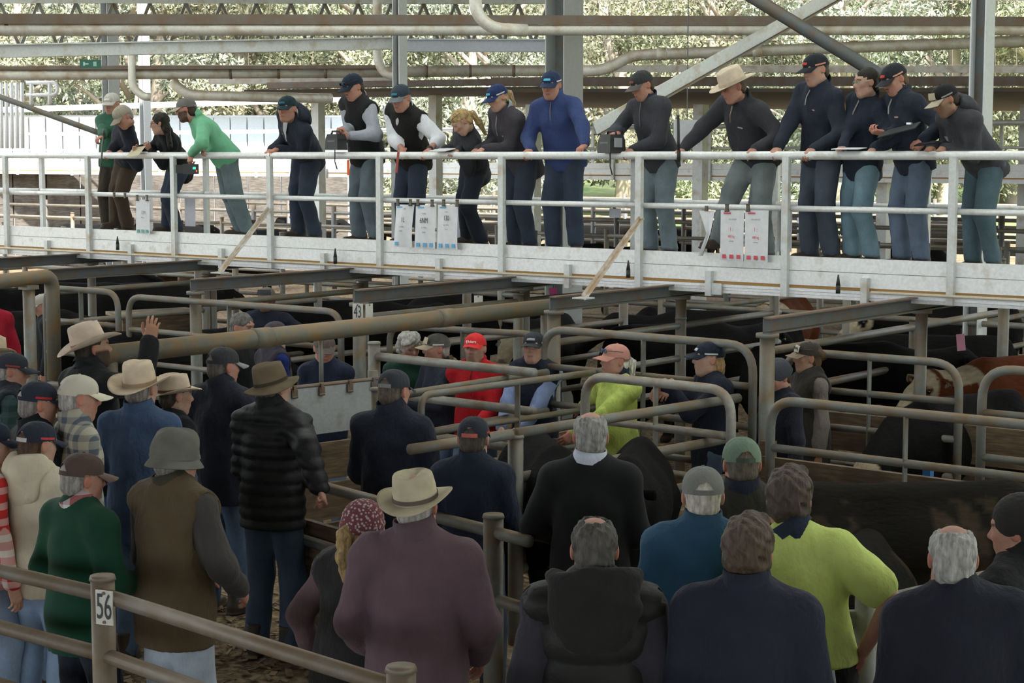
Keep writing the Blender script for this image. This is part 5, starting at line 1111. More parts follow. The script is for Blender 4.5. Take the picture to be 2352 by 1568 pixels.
W[14] = person('woman with glasses and tied-back dark hair in navy jacket writing', (1990, 190), 240, z0=ZD, Yh=14.02, foot=('Y', 1982, 14.25), look=(258, 6), fem=True, build=1.02, top=dict(c=(.018, .023, .039), hem=.17, collar=(.015, .02, .034), collar_h=.06), hair='sleek', hairc=(.02, .014, .01), legs=((.16, .25, .30), 'denim'), R=railh(1925, .2, 'pen', .07), L=railh(1996, .2, 'fist'), extras=[ex_glasses((.3, .4, .3)), ex_zip((.3, .28, .25), .3)], res=.022)
W[15] = person('moustached man in navy jacket and dark cap reading a clipboard', (2055, 182), 244, z0=ZD, Yh=14.0, foot=('Y', 2098, 14.2), look=(250, 26), tone='red', stache=.9, top=dict(c=(.022, .027, .041), hem=.12, collar=(.016, .02, .034), collar_h=.06), hat=capd((.02, .022, .028), lc=(.5, .06, .05), stripe=(.62, .3, .2), vc=(.03, .03, .035)), hair='cap', hairc=(.10, .06, .03), legs=((.11, .145, .20), 'denim'), R=airh(2030, 306, 13.78, 'grip', fd=(-.5, -.7, .15), up=(.2, -.5, -1)), L=airh(2120, 325, 13.85, 'fist'), extras=[ex_badge(-.07, .68, (.5, .35, .35), .045, .012), ex_zip((.25, .25, .26), .16)], res=.022)
W[16] = person('man in black and tan cap and charcoal hoodie bending over the railing', (2172, 230), 246, z0=ZD, Yh=13.68, foot=('Y', 2262, 14.1), hip=(0, 0), look=(262, 26), tone='tan', beard=.35, top=dict(c=(.046, .046, .053), hem=.14, hood=True), hat=capd((.012, .012, .013), vc=(.42, .37, .27), front=(.42, .37, .27), stripe=(.3, .28, .25)), hair='cap', hairc=(.03, .02, .015), legs=((.07, .11, .13), 'denim'), R=railh(2130, .3, 'grip', .07), L=railh(2160, -.2, 'grip', .07, pole=(.8, -.5, -.6)), extras=[ex_watch('L'), ex_badge(.1, .62, (.3, .3, .32), .04, .05)], res=.022)
# ------------------------------------------------------------------ people in the lanes under the walkway
M = {}
M[1] = person('woman with curly grey hair in dark green fleece', (940, 799), 165, h=1.64, fem=True, look=(150, 16), tone='red', build=1.1, top=dict(c=(.012, .045, .03), collar=(.015, .05, .035)), hair='curly', hairc=(.36, .34, .30), L=dict(t=(.08, .28, 1.05), pose='clasp'), R=dict(t=(.08, .28, 1.1), pose='clasp'))
M[2] = person('older man in tan and black cap with arms folded on the gate', (1003, 801), 235, h=1.66, look=(255, 0), tone='red', top=dict(c=(.03, .036, .055), collar=(.03, .036, .055)), hat=capd((.10, .095, .085), vc=(.45, .36, .25), front=(.45, .37, .26), stripe=(.6, .6, .6)), hair='cap', hairc=(.4, .38, .36), L=dict(t=(.02, .34, 1.16), pose='clasp'), R=dict(t=(.1, .38, 1.12), pose='clasp'))
M[3] = person('man in red cap and red jacket leaning on the gate', (1091, 801), 200, h=1.69, look=(196, -6), tone='fair', beard=.3, stache=.3, build=1.08, top=dict(c=(.48, .014, .022), collar=(.42, .012, .02), collar_h=.055, hem=.15), hat=capd((.62, .03, .03), tc=(.85, .8, .8), text='Elders'), hair='cap', hairc=(.05, .035, .025), L=dict(t=(.14, .34, 1.02), pose='clasp'), R=dict(w=onZ(1048, 918, 1.05), pose='relaxed'), extras=[ex_zip((.2, .02, .02), .25)])
M[4] = person('man in dark cap and navy vest with pale blue sleeves', (1226, 799), 200, h=1.72, look=(196, -6), tone='fair', top=dict(c=(.22, .28, .48), name='shirt', collar=(.2, .25, .4)), vest=dict(c=(.016, .020, .034), hem=.13), hat=capd((.03, .033, .04), lc=(.3, .3, .3), stripe=(.5, .5, .5)), hair='cap', hairc=(.1, .08, .06), L=dict(t=(.02, .36, 1.0), pose='clasp'), R=dict(t=(.16, .38, 1.0), pose='clasp'))
M[5] = person('man in pink cap with mirrored sunglasses and hi-vis yellow shirt', (1413, 828), 238, h=1.70, look=(248, -4), tone='red', build=1.08, belly=.03, top=dict(c=(.60, .72, .17), name='shirt', collar=(.02, .025, .05), collar_h=.05), hat=capd((.50, .24, .19)), hair='tail', hairc=(.62, .58, .5), legs=((.02, .022, .03), 'plain'), L=dict(t=(-.02, .42, 1.06), pose='relaxed'), R=dict(w=onZ(1330, 940, 1.1), pose='flat', pole=(.9, -.6, -.5)), extras=[ex_glasses((.03, .03, .03), .062, True, (.1, .35, .6))])
M[6] = person('long-haired young man in navy jacket and cap resting wrists on the gate', (1628, 824), 250, h=1.76, look=(262, -2), tone='fair', top=dict(c=(.016, .020, .034), hem=.16), hat=capd((.016, .02, .034), lc=(.5, .5, .55), stripe=(.5, .5, .52)), hair='mullet', hairc=(.36, .22, .11), L=dict(w=onZ(1540, 882, 1.46), pose='relaxed', fd=(-.3, -.6, -.8)), R=dict(w=onZ(1522, 880, 1.47), pose='relaxed', fd=(-.5, -.5, -.8)))
M[7] = person('person in grey beanie with pale stripe looking down behind the broad post', (1786, 866), 240, h=1.60, look=(245, 25), tone='red', top=dict(c=(.018, .02, .03)), hat=dict(k='beanie', c=(.07, .075, .09)), hair='cap', legs=((.02, .025, .04), 'plain'))
M[8] = person('woman in tan cap and dark vest with taupe sleeves, arm hanging', (1856, 822), 255, h=1.70, fem=True, build=1.0, look=(266, -2), tone='tan', top=dict(c=(.17, .145, .125), name='shirt', hem=.06, collar=(.15, .13, .11)), vest=dict(c=(.04, .034, .03), hem=.14), hat=capd((.05, .04, .035), vc=(.26, .2, .14), front=(.55, .48, .36)), hair='sleek', hairc=(.10, .055, .03), legs=((.03, .03, .035), 'plain'), L=dict(t=(.20, .02, .82)), R=dict(t=(.2, .1, .85)), extras=[ex_glasses((.1, .1, .1), .062, True, (.25, .3, .5))])
M[9] = person('bearded man in grey cap and navy jacket with arms spread on a rail', (612, 688), 188, h=1.76, look=(188, -4), tone='red', beard=.75, stache=.7, hairc=(.12, .09, .07), build=1.12, top=dict(c=(.018, .020, .036), collar=(.02, .022, .038)), hat=capd((.16, .14, .12), vc=(.35, .32, .28), front=(.05, .05, .055)), hair='cap', L=dict(t=(.48, .3, 1.25), pose='grip'), R=dict(t=(.45, .3, 1.25), pose='grip'))
M[10] = person('grey-haired man in black jacket looking right below the rusty pipe', (557, 752), 120, h=1.74, look=(115, 8), tone='red', top=dict(c=(.018, .018, .02)), hair='short', hairc=(.13, .12, .11))
M[11] = person('person in purple-grey cap and royal blue jacket behind the rusty pipe', (632, 772), 60, h=1.70, look=(300, 12), top=dict(c=(.012, .026, .14)), vest=dict(c=(.035, .03, .04)), hat=capd((.06, .045, .055)), hair='cap')
M[12] = person('man in grey cap and navy jacket with folded arms below the rusty pipe', (745, 800), 190, h=1.68, look=(170, 14), tone='red', top=dict(c=(.016, .022, .045)), hat=capd((.12, .09, .08)), hair='cap', L=dict(t=(.04, .3, 1.08), pose='clasp'), R=dict(t=(.1, .32, 1.12), pose='clasp'))
M[13] = person('person in red jacket with hi-vis trim cut by the left edge', (-22, 690), 150, h=1.75, top=dict(c=(.34, .012, .03), hem=.0), legs=((.45, .62, .12), 'plain'), hair='short')
M[14] = person('man in pale cap behind the bent header pipe', (98, 702), 250, h=1.64, look=(255, 18), tone='red', top=dict(c=(.014, .015, .018)), hat=capd((.40, .38, .33)), hair='cap')
# ------------------------------------------------------------------ bidders in the crowd
B = {}
FR = .018
B['a'] = person('person in beige felt hat cut by the left edge', (-18, 815), 40, h=1.80, top=dict(c=BLK), hat=dict(k='akubra', c=(.55, .44, .32)), hair='cap')
B['b'] = person('man in dark cap and dark vest facing right at the left edge', (28, 852), 75, h=1.76, look=(78, 8), tone='red', build=1.05, top=dict(c=(.02, .05, .045), kind='plaid', c2=(.05, .08, .08), name='shirt'), vest=dict(c=(.02, .024, .03)), hat=capd((.03, .034, .042), stripe=(.3, .05, .05)), hair='cap', hairc=(.3, .28, .26))
B['c'] = person('bidder in beige hat and black coat raising his right hand', (212, 800), 45, h=1.84, z0=.2, look=(58, -4), tone='tan', beard=.9, stache=.9, hairc=(.03, .02, .015), build=1.12, top=dict(c=(.012, .012, .014), hem=.2, t=.026, collar=(.014, .014, .016)), hat=dict(k='tall', c=(.60, .48, .39), band=(.30, .2, .14), tilt=13, roll=-8), hair='cap', R=dict(w=onZ(345, 785, 1.98), pose='relaxed', fd=(.1, .1, 1), up=-DH, pole=(.9, .1, -.6)), L=dict(t=(.15, .28, 1.05)))
B['d'] = person('man in cream cap and checked shirt', (182, 914), 62, h=1.86, look=(66, 6), tone='red', build=1.05, top=dict(c=(.45, .42, .33), kind='plaid', c2=(.10, .12, .15), name='shirt', collar=(.4, .38, .3), collar_kind='plaid'), hat=capd((.50, .46, .38), vc=(.6, .54, .42)), hair='cap', hairc=(.36, .34, .32))
B['e'] = person('man in navy cap with red trim and black jacket', (88, 928), 55, h=1.82, look=(60, 8), tone='red', build=1.05, top=dict(c=(.012, .013, .015), collar=(.012, .013, .015)), hat=capd((.022, .026, .042), stripe=(.4, .03, .03)), hair='cap', hairc=(.2, .18, .17))
B['f'] = person('person in navy cap and cream hooded sweatshirt', (86, 1022), 28, h=1.70, fem=False, build=.98, look=(40, 8), top=dict(c=(.60, .53, .40), hood=True, hem=.14, t=.028), hat=capd((.022, .026, .042), stripe=(.5, .05, .05), sc=(.5, .5, .5)), hair='cap', hairc=(.07, .035, .02), legs=((.22, .3, .42), 'denim'), L=dict(t=(.16, .26, 1.05)), R=dict(t=(.16, .26, 1.05)), res=FR)
B['g'] = person('person in red and white jacket cut by the left edge', (-22, 1020), 60, h=1.70, look=(70, 8), top=dict(c=(.55, .03, .03), kind='plaid', c2=(.7, .6, .55)), hat=capd((.02, .025, .04)), hair='cap', hairc=(.2, .12, .07), legs=((.2, .26, .36), 'denim'), res=FR)
B['h'] = person('man in tall cream hat and faded blue shirt', (324, 893), 18, h=1.86, look=(20, 6), build=1.08, top=dict(c=(.055, .09, .165), t=.024, hem=.2, name='shirt', collar=(.05, .085, .155)), hat=dict(k='tall', c=(.62, .50, .37), band=(.36, .26, .17), tilt=14), hair='cap', hairc=(.2, .17, .15), R=dict(t=(.18, .26, 1.08)), L=dict(t=(.18, .26, 1.08)), res=FR)
B['i'] = person('man in cream hat with brown band and black jacket', (404, 908), 55, h=1.70, look=(60, 6), top=dict(c=(.013, .014, .017)), hat=dict(k='akubra', c=(.60, .48, .37), band=(.16, .08, .05), tilt=11), hair='cap')
B['j'] = person('tall man in grey cap and dark navy jacket', (513, 842), 32, h=1.84, look=(48, 6), tone='red', build=1.1, top=dict(c=(.022, .024, .036), hem=.2, t=.026, collar=(.02, .022, .034)), hat=capd((.034, .034, .038), vc=(.2, .2, .2)), hair='cap', hairc=(.12, .1, .09), R=dict(t=(.16, .28, 1.08)), L=dict(t=(.16, .28, 1.08)), res=FR)
B['k'] = person('man in brown felt hat and black quilted jacket with hand on the rail', (628, 890), 25, h=1.84, look=(40, 2), tone='fair', build=1.08, top=dict(c=(.013, .013, .014), kind='shiny', puff=.075, hem=.14, t=.026, collar=(.013, .013, .014), collar_h=.06), hat=dict(k='outback', c=(.15, .115, .075), tilt=14, roll=-6), hair='cap', hairc=(.06, .04, .03), legs=((.045, .065, .10), 'denim'), R=dict(w=onZ(735, 1122, 1.17), pose='fist', pole=(.8, -.8, -.5)), L=dict(t=(.14, .28, 1.05)), boots=(.03, .02, .014), res=.014)
B['l'] = person('older man in brown cap and dark green knitted jumper', (190, 1100), 42, h=1.69, look=(52, 8), tone='red', build=1.1, top=dict(c=(.010, .052, .030), kind='knit', t=.024, hem=.17, name='jumper', collar=(.3, .1, .1), collar_kind='plaid', c2=(.6, .6, .62), collar_h=.04), hat=capd((.085, .055, .045), vc=(.16, .11, .09)), hair='cap', hairc=(.26, .24, .22), legs=((.014, .017, .026), 'plain'), L=dict(t=(.2, .22, 1.08)), R=dict(t=(.18, .26, 1.08)), res=FR)
B['m'] = person('man in grey bucket hat and brown vest with dark sleeves', (405, 1053), 38, h=1.80, look=(46, 6), tone='red', build=1.12, top=dict(c=(.062, .055, .053), name='jumper', t=.02, hem=.15), vest=dict(c=(.095, .068, .038), hem=.2, collar=(.05, .045, .03)), hair='cap', hairc=(.2, .18, .16), hat=dict(k='bucket', c=(.15, .145, .125), band=(.15, .145, .125), s=1.1, dz=-.03), legs=((.38, .43, .50), 'denim'), R=dict(t=(.2, .24, .98), pole=(.9, -.8, -.3)), L=dict(t=(.18, .26, 1.0)), res=FR)
B['n'] = person('girl in patterned maroon beanie with blonde ponytail', (838, 1216), 28, h=1.62, foot=(-.04, -.05), fem=True, build=1.05, look=(38, 6), top=dict(c=(.10, .06, .066), t=.022, hem=.18), vest=dict(c=(.022, .021, .021), hem=.2), hat=dict(k='beanie', c=(.16, .05, .055), kind='pattern', c2=(.42, .36, .36)), hair='tail', hairc=(.34, .23, .10), legs=((.2, .28, .38), 'denim'), R=dict(t=(.15, .25, 1.02)), L=dict(t=(.27, .1, .95), pole=(1, -.7, -.2)), res=FR)
B['o'] = person('man in cream stockman hat and plum fleece seen from behind', (957, 1160), 6, h=1.80, look=(14, 4), tone='red', build=1.12, top=dict(c=(.125, .078, .094), t=.026, hem=.22, collar=(.11, .07, .085), collar_h=.06), hat=dict(k='akubra', c=(.50, .44, .31), band=(.13, .10, .09), tilt=12, roll=-3), hair='cap', hairc=(.3, .28, .26), R=dict(t=(.24, .2, .95), pole=(.7, -1, -.3)), L=dict(t=(.24, .2, .95), pole=(.7, -1, -.3)), res=FR)
B['p'] = person('man in dark cap and navy jacket behind the cream hat', (905, 898), 22, h=1.82, look=(30, 8), tone='red', build=1.1, top=dict(c=(.016, .019, .030), hem=.22, t=.026, collar=(.016, .019, .03), collar_h=.06), hat=capd((.03, .032, .04), sc=(.2, .2, .2)), hair='cap', hairc=(.09, .07, .055), R=dict(t=(.15, .28, 1.08)), L=dict(t=(.15, .28, 1.08)), res=FR)
B['q'] = person('person in navy cap with red stripe and navy jacket', (1088, 1008), 12, h=1.68, look=(12, 4), build=1.02, top=dict(c=(.017, .022, .038), hem=.2, collar=(.017, .022, .038)), hat=capd((.024, .027, .036), stripe=(.4, .05, .05), sc=(.5, .12, .1)), hair='cap', hairc=(.06, .045, .035), L=dict(t=(.16, .27, 1.05)), R=dict(t=(.16, .27, 1.05)), legs=(DKDENIM, 'denim'), res=FR)
B['r'] = person('white-haired man in black jumper with pale collar', (1357, 1003), 8, h=1.80, look=(4, 4), tone='red', build=1.1, top=dict(c=(.013, .013, .014), kind='knit', t=.024, hem=.22, name='jumper', collar=(.5, .53, .62), collar_h=.045), hair='ring', hairc=(.25, .24, .225), legs=((.2, .26, .36), 'denim'), L=dict(t=(.17, .26, 1.05), pole=(.9, -.8, -.3)), R=dict(t=(.16, .27, 1.05)), res=FR)
B['s'] = person('balding man in black quilted hooded vest', (1365, 1264), 2, h=1.76, look=(0, 6), tone='red', build=1.14, top=dict(c=(.034, .032, .042), t=.02, hem=.2, hood=True, hk=1.0, hoodc=(.020, .019, .018)), vest=dict(c=(.018, .017, .016), kind='shiny', puff=.15, hem=.2), hair='bald', hairc=(.075, .068, .062), L=dict(t=(.2, .2, .98)), R=dict(t=(.2, .2, .98)), res=FR)
B['t'] = person('man in grey cap and teal jacket', (1614, 1140), 4, h=1.78, look=(2, 4), tone='fair', build=1.08, top=dict(c=(.030, .085, .145), t=.024, hem=.16, collar=(.03, .08, .135), collar_h=.05), hat=capd((.19, .19, .175), sc=(.17, .17, .16)), hair='cap', hairc=(.5, .46, .4), res=FR)
B['u'] = person('brown-haired man in dark navy fleece in front of the hi-vis polo', (1718, 1272), 12, h=1.78, look=(14, 4), tone='fair', build=1.14, top=dict(c=(.022, .024, .040), t=.026, hem=.2, collar=(.022, .024, .042), collar_h=.06), hair='messy', hairc=(.085, .058, .040), res=FR)
B['v'] = person('man in hi-vis yellow polo shirt with hand on hip', (1812, 1152), 14, h=1.80, foot=(.11, -.05), look=(10, 4), tone='red', build=1.12, top=dict(c=(.58, .68, .19), t=.02, hem=-.02, sleeve='short', name='polo_shirt', collar=(.02, .03, .05), collar_h=.04), hair='messy', hairc=(.07, .05, .038), legs=((.012, .012, .014), 'plain'), R=dict(t=(.21, .0, 1.02), pose='fist', pole=(1, -.35, .1)), L=dict(t=(.16, .28, 1.05)), res=FR)
B['w'] = person('man in faded green cap and dark olive coat', (1703, 1066), -6, h=1.78, look=(-4, 4), tone='red', build=1.08, top=dict(c=(.030, .028, .022), t=.026, hem=.22, collar=(.015, .018, .03), collar_h=.05), hat=capd((.14, .20, .14), sc=(.06, .08, .06)), hair='cap', hairc=(.1, .08, .06), res=FR)
B['x'] = person('grey-haired man in dark navy jacket at lower right', (2188, 1284), 10, h=1.76, foot=(.07, -.04), look=(8, 6), tone='red', build=1.16, top=dict(c=(.018, .020, .030), t=.03, hem=.2, collar=(.018, .02, .03), collar_h=.05), hair='ring', hairc=(.34, .33, .31), res=FR)
B['y'] = person('person in dark knitted hat and dark jacket cut by the right edge', (2338, 1216), -45, h=1.76, look=(-60, 8), tone='red', build=1.08, top=dict(c=(.020, .020, .022), puff=.08, t=.026, collar=(.02, .02, .022), collar_h=.06), hat=dict(k='beanie', c=(.03, .027, .026)), hair='cap', res=FR)
# step the raised-hand bidder stands on
q = B['c']['F0']; t = empty('timber_step', (q[0], q[1], 0), 'low timber step under the bidder who raises his hand', 'step')
for k in range(3): mb = MB(); mb.box((0, -.2 + .2 * k, .18), (.6, .19, .04)); mb.build('tread_board', WOOD_L, t)
for s in (-1, 1): mb = MB(); mb.box((s * .26, 0, .08), (.06, .56, .16)); mb.build('bearer', WOOD, t)
# ------------------------------------------------------------------ signs, posters and things held
PAPER = plain((.72, .72, .74), .8); BLUEP = plain((.15, .42, .68), .8); REDP = plain((.62, .10, .13), .8); INK = plain((.06, .06, .065), .8); GREENP = plain((.15, .42, .34), .8); GREYI = plain((.35, .35, .37), .8)
CLIP = plain((.10, .085, .06), .45, .4)
YB = np.array([[1, 0, 0], [0, 1, 0], [0, 0, 1]])
def txt(name, body, size, mat, parent, c, ex, up, sx=1.0):
    ex = unit(ex); up = unit(up); nz_ = np.cross(ex, up); return obj(name, text_mesh(body, size, .0006, sx), mat, parent, m4(np.array([ex, up, nz_]).T, c))
def poster(label, x0, x1, ytop, ybot, lines, squares, sqmat, bend=0.0, tilt=0.0, Y=13.655, clips=(.15, .85), logo=None):
    a = onY(x0, ytop, Y); b2 = onY(x1, ytop, Y); c2 = onY(x0, ybot, Y); W_ = b2[0] - a[0]; H_ = a[2] - c2[2]; o = V3((a[0] + b2[0]) / 2, Y, a[2])
    t = empty('sale_poster', o, label, 'poster'); n = 9; rows = []
    f_ = lambda u, v: V3((u - .5) * W_ * (1 - bend * .35 * v * (1 - v)), -.02 - .03 * math.sin(v * 2.2) * bend + .015 * math.cos(u * 6 + v * 2) * bend + tilt * v * (u - .5) * 0, -v * H_)
    for th in (0, .002): rows.append([[f_(u, v) + V3(0, th, 0) for u in np.linspace(0, 1, n)] for v in np.linspace(0, 1, n)])
    mb = MB(); mb.grid(np.array(rows[0])); mb.grid(np.array(rows[1])[::-1]); mb.build('paper', PAPER, t, True)
    ex = V3(1, 0, 0)
    for (body, u, v, size, mt_, sx) in lines: txt('lettering', body, size, mt_, t, f_(u, v) + V3(0, -.012, 0), ex, ZZ, sx)
    for k in range(squares):
        u = .2 + .3 * k; p = f_(u, .92) + V3(0, -.008, 0); mb = MB(); mb.box(p, (W_ * .16, .003, W_ * .15)); mb.build('printed_mark', sqmat, t)
    if logo: mb = MB(); mb.box(f_(.3, .06) + V3(0, -.006, 0), (W_ * .3, .003, .014)); mb.build('printed_mark', logo, t)
    for u in clips:
        p = f_(u, 0) + V3(0, -.012, .02); mb = MB(); mb.box(p, (.03, .012, .05)); mb.tube([p + V3(-.018, 0, .03), p + V3(.018, 0, .03)], .007, 6); mb.tube([p + V3(-.022, 0, -.028), p + V3(.022, 0, -.028)], .007, 6); mb.build('clip', CLIP, t)
    return t
SM = .022
poster('curled white poster hanging left of the one marked 6NM', 911, 953, 469, 566, [('1L', .55, .36, .07, INK, .7), ('190', .6, .1, .03, GREYI, .8), ('av 500kg', .5, .52, SM, GREYI, .8), ('$1850', .45, .62, SM, GREYI, .8)], 1, BLUEP, .9, logo=BLUEP)
poster('white poster marked 6NM with blue marks below', 957, 1004, 470, 569, [('STEERS', .5, .2, SM, GREYI, .8), ('6NM', .5, .36, .075, INK, .7), ('wt. 394kg', .5, .52, SM, GREYI, .8), ('$1800', .5, .63, SM, GREYI, .8)], 3, BLUEP, .5, logo=BLUEP)
poster('white poster marked 130 with blue marks below', 1008, 1055, 470, 571, [('STEERS', .5, .16, SM * .8, GREYI, .8), ('130', .5, .3, .07, INK, .7), ('wt. 360kg', .5, .45, SM, GREYI, .8), ('7 mo', .5, .55, SM, GREYI, .8)], 3, BLUEP, .4, clips=(.35, .98), logo=BLUEP)
poster('white poster with red marks, left one of the pair', 1658, 1712, 482, 597, [('AN HEREF', .55, .18, SM, GREYI, .8), ('1 :', .5, .38, .05, REDP, .7), ('488 kg', .5, .52, .032, REDP, .8), ('yearlings', .5, .61, SM * .8, GREYI, .8)], 3, REDP, .1, clips=(.3,), logo=REDP)
poster('white poster with red marks, right one of the pair', 1714, 1768, 482, 600, [('AN ANGUS', .5, .18, SM, GREYI, .8), ('1 :', .5, .38, .05, REDP, .7), ('488 kg', .5, .53, .032, REDP, .8), ('yearlings', .5, .62, SM * .8, GREYI, .8)], 3, REDP, .1, clips=(.15,), logo=REDP)
poster('white poster with green marks at the left of the railing', 315, 347, 458, 536, [('13M', .6, .38, .06, GREYI, .7), ('401 kg', .55, .52, SM, GREYI, .8)], 3, GREENP, .2)
# folded poster twisted edge-on
a = onY(1606, 484, 13.65); t = empty('sale_poster', a, 'folded white poster hanging edge-on left of the red pair', 'poster'); b2 = onY(1642, 484, 13.65) - a; c2 = onY(1603, 588, 13.6) - a
mb = MB(); mb.grid(np.array([[V3(0, 0, 0), b2 * .5 + V3(0, .02, 0), b2], [c2 * .5 + b2 * .5, c2 * .5 + b2 * .55 + V3(0, .03, 0), c2 * .5 + b2 * .75], [c2, c2 + V3(.015, .06, 0), c2 + V3(.03, .02, .01)]])); mb.build('paper', PAPER, t, True)
p = b2 * .5 + V3(0, -.01, .02); mb = MB(); mb.box(p, (.03, .012, .05)); mb.build('clip', CLIP, t)
# backs of posters on the rear railing
for x0, x1, y0, y1, lab in ((424, 449, 452, 520, 'green shirt'), (1044, 1062, 462, 556, 'blonde woman'), (1772, 1818, 480, 578, 'cowboy hat'), (1868, 1912, 482, 570, 'tall young man'), (1400, 1426, 478, 500, 'charcoal jacket')):
    a = onY(x0, y0, 14.86); b2 = onY(x1, y1, 14.86); t = empty('sale_poster', V3((a[0] + b2[0]) / 2, 14.86, a[2]), f'blank back of a poster on the rear railing behind the {lab}', 'poster')
    W_ = b2[0] - a[0]; H_ = a[2] - b2[2]; mb = MB(); mb.box((0, 0, -H_ / 2), (W_, .004, H_)); mb.build('paper', plain((.68, .67, .74), .8), t); mb = MB(); mb.box((0, -.012, .02), (.03, .012, .05)); mb.build('clip', CLIP, t)
# loose clips on the rail
for px, py in ((262, 447), (287, 448), (640 - 0, 452)): 
    if px == 640: continue
    p = onY(px, py, 13.65); t = empty('bulldog_clip', p, f'empty bulldog clip on the mid rail below the khaki cap, {"left" if px < 270 else "right"} one', 'clip'); mb = MB(); mb.box((0, 0, -.01), (.03, .012, .05)); mb.build('jaw', CLIP, t); mb = MB(); mb.tube([V3(-.018, 0, .02), V3(.018, 0, .02)], .007, 6); mb.build('lever', CLIP, t)
# pen numbers
def number_plate(label, body, c, nrm, w_, h_, size):
    nrm = unit(nrm); ex = unit(np.cross(ZZ, nrm)) ; t = empty('pen_number', c, label, 'sign'); mb = MB(); mb.box(V3(0, 0, 0), (w_, .006, h_), np.array([ex, nrm, ZZ])); mb.build('plate', plain((.66, .65, .58), .6), t)
    if body: txt('lettering', body, size, INK, t, nrm * .006, ex, ZZ, .5)
    for s in (-1, 1): mb = MB(); mb.tube([ZZ * s * h_ * .42, ZZ * s * h_ * .42 + nrm * .008], .008, 8); mb.build('rivet', RUSTY, t)
    return t
n1 = unit(-DH * .9 - RT * .35)
c = onY(822, 717, 11.40); number_plate('white plate numbered 43 on the beam post', '43', c, n1, .098, .15, .15)
c = onY(848, 716, 11.46); number_plate('plain pale plate on the other side of the post numbered 43', '', c, unit(-DH * .6 + RT * .8), .09, .14, .1)
q = V3(-6.34, 5.1, 1.12); c = onY(240, 1395, 5.03); number_plate('white plate numbered 56 on the near fence post', '56', c, n1, .088, .155, .165)
c = onD(1099, 694, 17.5); t = number_plate('small white plate on a post behind the rusty pipe', '', c, n1, .09, .13, .1)
# pink tags
for px, py, D, w_, h_, mt_, lab in ((2207, 786, 15.0, .07, .14, plain((.72, .32, .45), .7), 'pink tag tied to the right walkway post'), (1271, 672, 18.2, .08, .1, plain((.7, .1, .3), .7), 'dark pink tag hanging under the walkway')):
    c = onD(px, py, D); t = empty('pink_tag', c, lab, 'tag'); A3 = np.array([unit(RT + ZZ * .1), DH, unit(ZZ - RT * .1)]); mb = MB(); mb.box((0, 0, 0), (w_, .005, h_), A3); mb.build('card', mt_, t); mb = MB(); mb.tube([ZZ * h_ * .5, ZZ * (h_ * .5 + .05)], .004, 6); mb.build('tie', INK, t)
# printers
def printer(label, px, py, Y, w_, d_, h_, face_, lcd=False):
    c = onY(px, py, Y); fx = camdir(face_); rx_ = np.cross(fx, ZZ); A3 = np.array([rx_, fx, ZZ]); t = empty('label_printer', c, label, 'printer'); BK = plain((.022, .023, .024), .45)
    V = []; 
    for z, k in ((-.5, 1.0), (.2, .94), (.5, .78)): V.append([[sx * w_ / 2 * k, sy * d_ / 2 * k, z * h_] for sx, sy in ((-1, -1), (1, -1), (1, 1), (-1, 1))])
    V = np.array(V).reshape(-1, 3) @ A3; F = [[3, 2, 1, 0], [8, 9, 10, 11]] + [[i * 4 + j, i * 4 + (j + 1) % 4, (i + 1) * 4 + (j + 1) % 4, (i + 1) * 4 + j] for i in range(2) for j in range(4)]
    mb = MB(); mb.add(V, F); mb.build('case', BK, t); mb = MB(); mb.tube([(-rx_ * .06 + ZZ * h_ * .48), (-rx_ * .05 + ZZ * (h_ * .5 + .03)), (rx_ * .05 + ZZ * (h_ * .5 + .03)), (rx_ * .06 + ZZ * h_ * .48)], .01, 8); mb.build('carry_handle', BK, t, True)
    mb = MB(); mb.box(fx * (d_ * .485) + ZZ * h_ * .05, (w_ * .6, .004, h_ * .1), A3); mb.build('name_strip', plain((.13, .14, .14), .5), t)
    mb = MB(); mb.tube([-ZZ * h_ * .5 + fx * .02, -ZZ * (h_ * .5 + .12) + rx_ * .02, -ZZ * (h_ * .5 + .2) - rx_ * .01], .006, 6); mb.build('strap_end', BK, t, True)
    if lcd: mb = MB(); mb.box(rx_ * -w_ * .5 + ZZ * .01, (.006, d_ * .5, h_ * .5), A3); mb.build('label_window', plain((.3, .3, .33), .4), t)
    return t
printer('black label printer held by the moustached man in the vest', 772, 326, 13.62, .17, .16, .16, 215)
printer('black label printer with grey window under the charcoal jacket', 1405, 330, 13.66, .17, .2, .17, 230, True)
# handheld device of the green shirt
c = onY(438, 388, 13.56); t = empty('handheld_printer', c, 'black hand-held device with green light hanging from the green shirt', 'device'); A3 = np.array([RT, DH, ZZ]); mb = MB(); mb.box((0, 0, 0), (.16, .12, .11), A3); mb.build('case', plain((.02, .02, .022), .4), t); mb = MB(); mb.box(-RT * .11, (.09, .11, .09), A3); mb.build('grip', plain((.03, .03, .03), .5), t)
mb = MB(); mb.box(RT * .05 - DH * .062 + ZZ * .01, (.03, .004, .025), A3); mb.build('green_light', plain((.02, .5, .2), .4, 0, (.05, 1, .35), 2.0), t); mb = MB(); mb.box(RT * .075 - DH * .062 - ZZ * .02, (.012, .004, .02), A3); mb.build('red_light', plain((.6, .05, .02), .4, 0, (1, .1, .05), 1.5), t)
